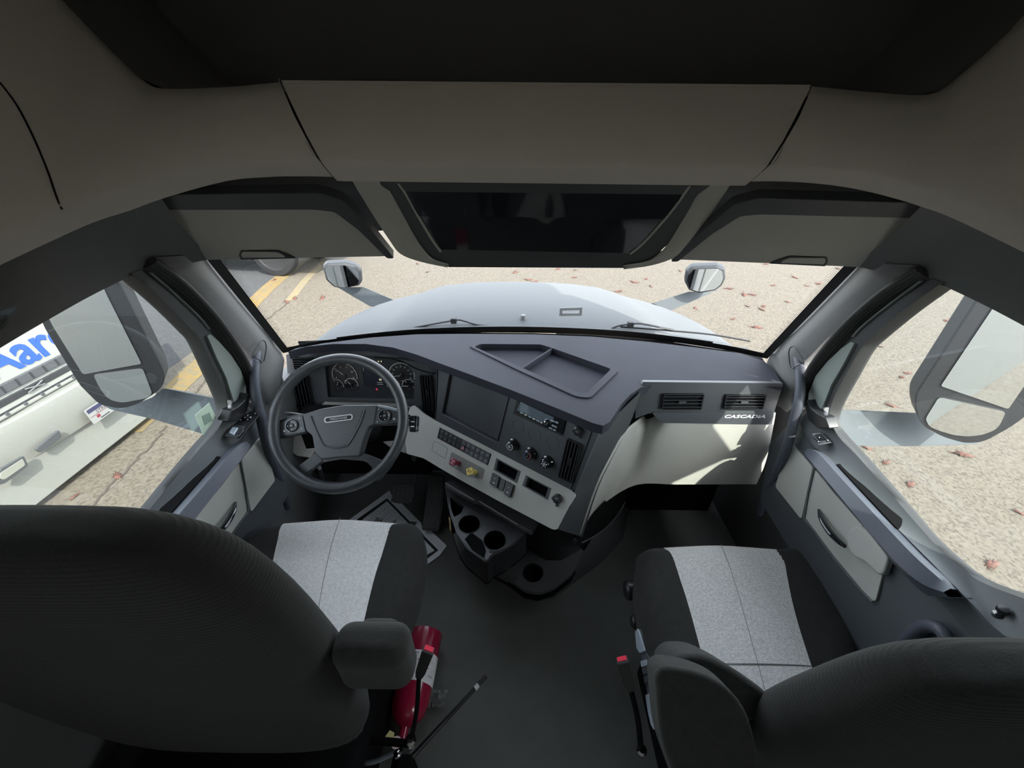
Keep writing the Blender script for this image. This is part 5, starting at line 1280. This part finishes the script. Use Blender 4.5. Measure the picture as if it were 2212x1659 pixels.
def door_mirror(sx, lbl):
    t = thing('door_mirror', lbl, 'mirror', (sx * 1.45, 1.25, .5), 'door mirrors')
    if sx < 0:
        q = PL((-1.42, 1.22, .95), (1, 0, 0), (.50, -.87, .02))
        shl = [(96, 709), (60, 620), (215, 540), (262, 620), (352, 800), (356, 822), (346, 842), (300, 872), (262, 884), (214, 874), (186, 846), (172, 832)]
        g1 = [(113, 703), (80, 635), (200, 570), (232, 640), (306, 786), (179, 809)]
        g2 = [(201, 809), (308, 795), (329, 850), (318, 860), (265, 870), (243, 866), (229, 857), (214, 836)]
        br = [(96, 709), (113, 703), (179, 809), (201, 809), (214, 838), (232, 860), (262, 872), (262, 882), (214, 874), (186, 846), (172, 832)]
        arm = [(205, 866), (262, 884), (330, 858), (352, 838), (400, 848), (480, 864), (500, 866), (500, 960), (443, 939), (330, 905), (240, 885)]
        qa = PL((-1.2, 1.32, .7), (1, 0, 0), (.1, -.80, .6))
    else:
        q = PL((1.42, 1.25, .95), (1, 0, 0), (-.50, -.866, .02))
        shl = [(1980, 850), (2104, 660), (2160, 570), (2330, 640), (2300, 780), (2216, 900), (2180, 925), (2125, 955), (2085, 958), (2040, 945), (2000, 925), (1984, 905), (1977, 873)]
        g1 = [(2032, 834), (2138, 676), (2190, 600), (2290, 650), (2260, 760), (2212, 835), (2178, 884)]
        g2 = [(2028, 858), (2173, 890), (2160, 918), (2148, 930), (2120, 940), (2091, 943), (2060, 940), (2033, 932), (2008, 922), (1999, 905)]
        br = None
        arm = [(1790, 885), (1810, 884), (1985, 892), (1992, 915), (2012, 932), (2060, 950), (2125, 955), (2104, 960), (1970, 964), (1850, 963), (1800, 960)]
        qa = PL((1.2, 1.36, .7), (1, 0, 0), (-.1, -.80, .6))
    outline_solid(q, q.pxs(shl), -.11, -.004, .02, 'mirror_housing', MHSG, t, .03)
    outline_solid(q, q.pxs(shl), -.006, .0, .02, 'mirror_bezel', GRIL, t, .002)
    outline_solid(q, q.pxs(g1, .003), .0, .003, .008, 'main_glass', MIRR, t, 0)
    outline_solid(q, q.pxs(g2, .003), .0, .003, .012, 'wide_angle_glass', MIRR, t, 0)
    outline_solid(qa, qa.pxs(arm), -.05, .0, .012, 'mirror_arm', ARMG, t, .012)
door_mirror(-1, 'large two-pane door mirror seen through the driver side window')
door_mirror(1, 'large two-pane door mirror seen through the passenger side window')

# outer skin of our cab, seen only in the mirrors
for sx in (-1, 1):
    m = MB(); a, b_ = sorted((sx * 1.072, sx * 1.10)); ye = -.45 if sx < 0 else -.95; m.aabb(a, b_, -6.5, -1.35, -.75, 2.6); m.aabb(a, b_, ye, .20, -.75, 2.6); m.aabb(a, b_, -1.35, ye, -.75, 1.15); m.aabb(a, b_, -1.35, ye, 1.80, 2.6); m.aabb(a, b_, .2, 1.3, -.5, -.05)
    struct(m.build('trim_12' if sx < 0 else 'trim_13', SKNM), 'white outer skin of the truck cab')
m = MB().aabb(-1.1, 1.1, -2.2, 1.32, 2.45, 2.6); struct(m.build('trim_14', HOODM), 'white roof of the truck cab')

# ---- fallen leaves
def leaf(name, s_):
    m = MB(); n = 22; pts = []
    for k in range(n):
        t = 2 * math.pi * k / n; lobes = 1 if k % 2 == 0 else .52
        r_ = (.5 + .18 * abs(math.cos(t))) * lobes
        pts.append(V((math.cos(t) * r_ * 1.25 * s_, math.sin(t) * r_ * .75 * s_, .012 * math.sin(3 * t) * s_ / .1 * .6)))
    c = V((0, 0, .004)); m.add([c] + pts, [(0, 1 + k, 1 + (k + 1) % n) for k in range(n)])
    m.tube([V((.55 * s_, 0, 0)), V((.95 * s_, .08 * s_, .006))], .003 * s_ / .1, 4)
    return m.build(name, LEAF, solid=.0012)
lf0 = leaf('fallen_leaf', .10)
LV = [(1655, 571), (1811, 581), (1717, 600), (1743, 618), (1767, 613), (1810, 608), (1702, 653), (1649, 662), (1645, 669), (1680, 743), (1670, 617), (1624, 637), (1608, 638), (1573, 624), (1614, 662), (1502, 667), (1583, 690), (1635, 708), (1546, 573), (1469, 586), (1369, 610), (1396, 603), (1406, 619), (1336, 630), (1243, 584), (1241, 600), (1205, 582), (1113, 589), (1140, 605), (1154, 610), (923, 588), (902, 570), (592, 606), (637, 645), (696, 645), (620, 653)]
RV = [(2082, 667), (2044, 693), (1903, 750), (1948, 815), (1960, 807), (1995, 807), (1924, 877), (1871, 968), (1913, 1000), (1966, 1047), (2200, 1108), (2141, 1220), (2155, 905)]
LW = [(162, 1074), (255, 1029)]
first = True; random.seed(11)
for lst, lb, gp in ((LV, 'small rust-brown fallen leaf on the pale pavement seen through the windshield', 'fallen leaves ahead of the truck'), (RV, 'rust-brown fallen leaf on the pavement seen through the passenger door window', 'fallen leaves beside the passenger door'), (LW, 'dry brown leaf on the pavement below the driver door window', 'fallen leaves beside the driver door')):
    for x, y in lst:
        o = lf0 if first else lf0.copy()
        if not first: COL.objects.link(o)
        first = False
        p = G(x, y, Z=GZ); o.location = (p.x, p.y, GZ + .012); s_ = random.uniform(.55, 1.05) if lst is not LV else random.uniform(.8, 1.5)
        o.scale = (s_, s_, s_); o.rotation_euler = (random.uniform(-.2, .2), random.uniform(-.2, .2), random.uniform(0, 6.28))
        tag(o, lb, 'leaf', gp)
o = lf0.copy(); COL.objects.link(o); o.name = 'fallen_leaf'; p = G(2079, 983, Z=GZ); o.location = (p.x, p.y, GZ + .015); o.scale = (1.3, 1.3, 1.3); o.rotation_euler = (.1, .1, 2.7); o['label'] = 'largest orange-red fallen leaf, lying just below the passenger door mirror'

# ---- white truck parked on the driver side, facing us
wt_ = thing('white_truck', 'white truck with blue lettering on its hood parked beside the driver window', 'truck', (-5.5, 3.0, GZ))
BX = -4.02
N1 = PL((BX, 3.0, -.6), (0, 1, 0), (1, 0, .04)); N1 = PL((BX, 3.0, -.6), (0, 1, 0), (1, 0, .06))
# curved front: plan profile, bulging at the centre
def frontcurve(x0, y): return x0 - .10 * ((y - 3.0) / 1.0) ** 2 - .35 * max(0, abs(y - 3.0) - .85) ** 1.5 / .1
ys = [1.85 + 2.3 * k / 24 for k in range(25)]
lv_ = [(-.735, BX - .08), (-.70, BX), (-.50, BX + .02), (-.36, BX - .01), (-.33, BX - .06)]
MB().grid([[V((frontcurve(x, y), y, z)) for y in ys] for z, x in lv_]).build('bumper', WTRK, wt_, solid=.03)
lv_ = [(-.36, BX - .12), (-.10, BX - .16), (.12, BX - .22), (.20, BX - .30), (.34, BX - .40), (.40, BX - .55), (.48, BX - 1.0), (.52, BX - 1.6)]
body = MB().grid([[V((frontcurve(x, y), y, z)) for y in ys] for z, x in lv_])
body.build('hood_front', WTRK, wt_, solid=.03)
MB().aabb(-10.5, BX - .55, 1.95, 4.05, -.75, .36).build('truck_body', WTRK, wt_, bevel=.05)
MB().aabb(-10.5, BX - 2.0, 1.98, 4.02, .30, 1.05).build('truck_cab', WTRK, wt_, bevel=.12)
q = PL((BX - 2.0 + .05, 3.0, .75), (0, 1, 0), (1, 0, .5)); MB().box(q, -.85, .85, -.25, .28, .0, .06).build('truck_windshield', GLOS, wt_)
for y in (2.1, 3.9):
    for x in (-5.2, -8.6):
        qq = PL((x, y, GZ + .38), (1, 0, 0), (0, -1 if y < 3 else 1, 0)); MB().lathe(qq, 0, 0, [(.38, -.22), (.38, .08), (.34, .11), (.20, .09)], 28).build('truck_tyre', TYRE, wt_)
MB().aabb(-10.2, BX - .3, 2.1, 3.9, GZ + .25, -.70).build('truck_chassis', GRIL, wt_)

AQ = PL((BX - .16, 3.0, .05), (0, 1, 0), (1, 0, .26))
def onp(L, h=.0): return AQ.pxs(L, h)
HB = .0
# sloping hood face carrying the lettering, grille bars and gaps
AH = AQ.sh(.0)
lowp = PL(AH.w(60, 880), (0, 1, 0), (1, 0, .06))
face = [(-60, 790), (112, 695), (190, 640), (250, 600), (330, 640), (330, 720), (190, 800), (60, 880), (-60, 950)]
a0 = AH.px(-60, 760)[0]; a1 = AH.px(330, 640)[0]
MB().prism(AH, [(-1.15, AH.px(60, 880)[1]), (1.0, AH.px(60, 880)[1]), (.95, .55), (-1.1, .55)], -.06, 0).build('hood_face', WTRK, wt_, bevel=.02, seg=3)
# lettering
ub = (V(AH.px(98, 765)) - V(AH.px(0, 826))); rot_ = math.atan2(ub.y, ub.x)
A1_ = AH.px(34, 795)
ln = (V(AH.px(98, 764)) - V(AH.px(45, 797))).length
h_ = (V(AH.px(68, 718)) - V(AH.px(98, 764))).length
text('blue_letters', AH, 'Aaron', h_ * 1.8, BLUE, wt_, AH.px(84, 742)[0], AH.px(84, 742)[1], .003, .003, sx=1.0, off=h_ * .035)
# grille: long horizontal openings with bars below the lettering
def bar(L, name, mat, h0=-.01, h1=.012, r=.01, P_=None): return MB().prism(P_ or lowp, rnd((P_ or lowp).pxs(L, h1), r), h0, h1).build(name, mat, wt_, bevel=.003)
GQ = PL(lowp.o + V((-.01, 0, 0)), (0, 1, 0), (1, 0, .10))
yb = lambda x, y: GQ.px(x, y)[1]
z_ = [yb(60, 862), yb(60, 885), yb(60, 905), yb(60, 925), yb(60, 950)]
def hb(b0, b1, a0_, a1_, name, mat, h): return MB().prism(GQ, rr(a0_, a1_, b0, b1, .012), -.03, h).build(name, mat, wt_, bevel=.006)
t0 = GQ.px(110, 778); t1 = GQ.px(110, 800); t2 = GQ.px(110, 826); t3 = GQ.px(110, 850); t4 = GQ.px(110, 890)
hb(-.70, .05, -1.05, 1.0, 'grille_surround', WTRK, -.005)
hb(t1[1], t0[1], -.75, .80, 'grille_slot', GRLG, .002)
hb(t2[1] + .01, t2[1] + .06, -.62, .72, 'grille_slot', GRIL, .004)
hb(t3[1] + .00, t3[1] + .055, -.85, .78, 'grille_slot', GRIL, .004)
for k in range(14):
    MB().box(GQ, -.70 + .11 * k, -.69 + .11 * k, t1[1] + .006, t0[1] - .006, .002, .008).build('grille_rib', GRIL, wt_)
for k in range(9):
    MB().lathe(GQ, -.55 + .14 * k, t3[1] + .028, [(.016, .004), (.014, .010)], 12).build('grille_bolt', GRLG, wt_)
# emblem: two crossed wings
ea = GQ.px(88, 851)
for s_ in (-1, 1):
    MB().tube([GQ.P(ea[0] - .07, t2[1] + .035 - s_ * .018, .012), GQ.P(ea[0], t2[1] + .035, .018), GQ.P(ea[0] + .07, t2[1] + .035 + s_ * .018, .012)], .006, 6, sm=3).build('grille_emblem', OCHR, wt_)
# bumper openings, fog lamp recess
BQ = PL((BX + .045, 3.0, -.6), (0, 1, 0), (1, 0, .04))
def bq(L, name, mat, h0, h1, r=.015): return MB().prism(BQ, rnd(BQ.pxs(L, h1), r), h0, h1).build(name, mat, wt_, bevel=.004)
bq([(77, 970), (128, 928), (134, 944), (90, 978)], 'bumper_slot', GRLG, -.02, .004)
bq([(0, 1022), (50, 990), (56, 1005), (10, 1037), (0, 1034)], 'fog_lamp', M('lamp_lens', (.22, .22, .19), .2), -.02, .004)
bq([(0, 1014), (52, 984), (62, 1006), (12, 1044), (-4, 1048)], 'lamp_recess', GRLG, -.02, .002)
# licence plate
LPq = PL((BX + .06, 3.0, -.6), (0, 1, 0), (1, 0, .02))
c0 = LPq.px(188, 886); c1 = LPq.px(201, 915)
plh = abs(c0[1] - c1[1]) + .02; plw = plh * 1.9; pa = min(c0[0], c1[0])
pq = PL(LPq.P(pa + plw / 2, (c0[1] + c1[1]) / 2), LPq.u, LPq.n)
plt_ = MB().prism(pq, rr(-plw / 2, plw / 2, -plh / 2, plh / 2, .012), 0, .006).build('licence_plate', M('plate_white', (.24, .24, .235), .5), wt_, bevel=.001)
fl_ = 1 if pq.v.z > 0 else -1
tq = PL(pq.o, pq.u * 1, pq.n)
def pbox(x0, x1, y0, y1, mat, nm): MB().box(tq, *sorted((x0, x1)), *sorted((y0 * fl_, y1 * fl_)), .006, .0068).build(nm, mat, plt_)
pbox(-plw * .46, plw * .46, plh * .20, plh * .44, M('plate_blue', (.03, .03, .07), .5), 'plate_band')
pbox(-plw * .46, plw * .46, -plh * .07, -plh * .045, M('plate_red', (.12, .01, .015), .5), 'plate_line')
pbox(-plw * .30, -plw * .19, -plh * .30, -plh * .12, M('plate_red_square', (.17, .02, .03), .5), 'plate_patch')
pbox(-plw * .22, plw * .1, -plh * .42, -plh * .36, GRIL, 'plate_print')
text('plate_letters', tq, 'STRIPE', plh * .27, M('plate_ink', (.06, .03, .04), .6), plt_, 0, plh * .07 * fl_, .007, .0004, sx=1.15)

# ---- dark car ahead on the driver side: only its lower flank and front wheel show under the visor
cr = thing('parked_car', 'dark car with silver multi-spoke wheel parked ahead on the driver side', 'car', G(600, 597, Z=GZ))
wc = G(600, 597, Z=GZ); ca = PL((wc.x, wc.y, GZ), (.985, -.17, 0), (-.17, -.985, 0))   # u: along the car to its nose, n: toward us, v: down/up
upv = 1 if ca.v.z > 0 else -1
KS = 1.25
def cpt(a, z, h): return ca.o + ca.u * a * KS + V((0, 0, z * KS)) + ca.n * h
def wheel(a, h, par):
    q = PL(cpt(a, .40, h), ca.u, ca.n * (1 if h > -.9 else -1))
    ty = MB().lathe(q, 0, 0, [(a * KS, b) for a, b in [(.25, -.22), (.37, -.22), (.405, -.18), (.405, -.03), (.385, 0), (.30, .012), (.285, .0)]], 40).build('tyre', TYRE, par)
    MB().lathe(q, 0, 0, [(a * KS, b) for a, b in [(.286, -.20), (.286, -.01), (.278, .004), (.262, -.03), (.255, -.12), (.05, -.13)]], 40).build('rim', GRLG, ty)
    m = MB()
    for k in range(10):
        th = 2 * math.pi * k / 10 + (.13 if k % 2 else -.13); w2 = .017
        s = q.at(0, 0, th); m.prism(s, [(.04, -w2 * .8), (.275 * KS, -w2), (.275 * KS, w2), (.04, w2 * .8)], -.05, -.012)
    m.lathe(q, 0, 0, [(.055, -.05), (.055, -.004), (.03, .002)], 20)
    m.build('rim_spokes', M('rim_silver', (.30, .31, .31), .35, .2), ty)
for a in (0, -2.75):
    wheel(a, 0, cr); wheel(a, -1.62, cr)
# body sections (side profile) extruded across the width with wheel arches
prof = [(-3.75, .32), (-3.22, .30)] + [(-2.75 + .46 * math.cos(math.radians(t)), .40 + .46 * math.sin(math.radians(t))) for t in range(200, -21, -20)] + [(-.50, .28)] + [(.0 + .46 * math.cos(math.radians(t)), .40 + .46 * math.sin(math.radians(t))) for t in range(200, 19, -20)] + [(.50, .42), (.62, .40), (.86, .46), (.92, .62), (.88, .80), (.55, .98), (-.35, 1.08), (-1.0, 1.50), (-1.5, 1.60), (-2.9, 1.58), (-3.55, 1.15), (-3.82, .95), (-3.85, .55)]
def cf(a, z, h): return cpt(a, z, h)
vs = [cf(a, z, .02) for a, z in prof] + [cf(a, z, -1.82) for a, z in prof]; n_ = len(prof)
MB().add(vs, [tuple(range(n_)), tuple(range(2 * n_ - 1, n_ - 1, -1))] + [(i, (i + 1) % n_, (i + 1) % n_ + n_, i + n_) for i in range(n_)]).build('car_body', CARP, cr, bevel=.03, seg=3)
wn = [(-2.85, 1.14), (-.55, 1.14), (-1.08, 1.45), (-1.5, 1.53), (-2.75, 1.50)]
vs = [cf(a, z, .03) for a, z in wn] + [cf(a, z, .01) for a, z in wn]; k5 = len(wn)
MB().add(vs, [tuple(range(k5)), tuple(range(2 * k5 - 1, k5 - 1, -1))] + [(i, (i + 1) % k5, (i + 1) % k5 + k5, i + k5) for i in range(k5)]).build('side_glass', GLOS, cr)
m = MB(); m.add([cf(.50, .42, .03), cf(.86, .46, .03), cf(.86, .56, .03), cf(.50, .56, .03), cf(.50, .42, .0), cf(.86, .46, .0), cf(.86, .56, .0), cf(.50, .56, .0)], [(0, 1, 2, 3), (4, 5, 6, 7), (0, 1, 5, 4), (1, 2, 6, 5), (2, 3, 7, 6), (3, 0, 4, 7)])
m.build('bumper_corner', GRLG, cr)
m = MB(); m.add([cf(-2.2, .28, .04), cf(-.5, .28, .04), cf(-.5, .36, .04), cf(-2.2, .36, .04), cf(-2.2, .28, .0), cf(-.5, .28, .0), cf(-.5, .36, .0), cf(-2.2, .36, .0)], [(0, 1, 2, 3), (4, 5, 6, 7), (0, 1, 5, 4), (1, 2, 6, 5), (2, 3, 7, 6), (3, 0, 4, 7)])
m.build('sill', GRLG, cr)
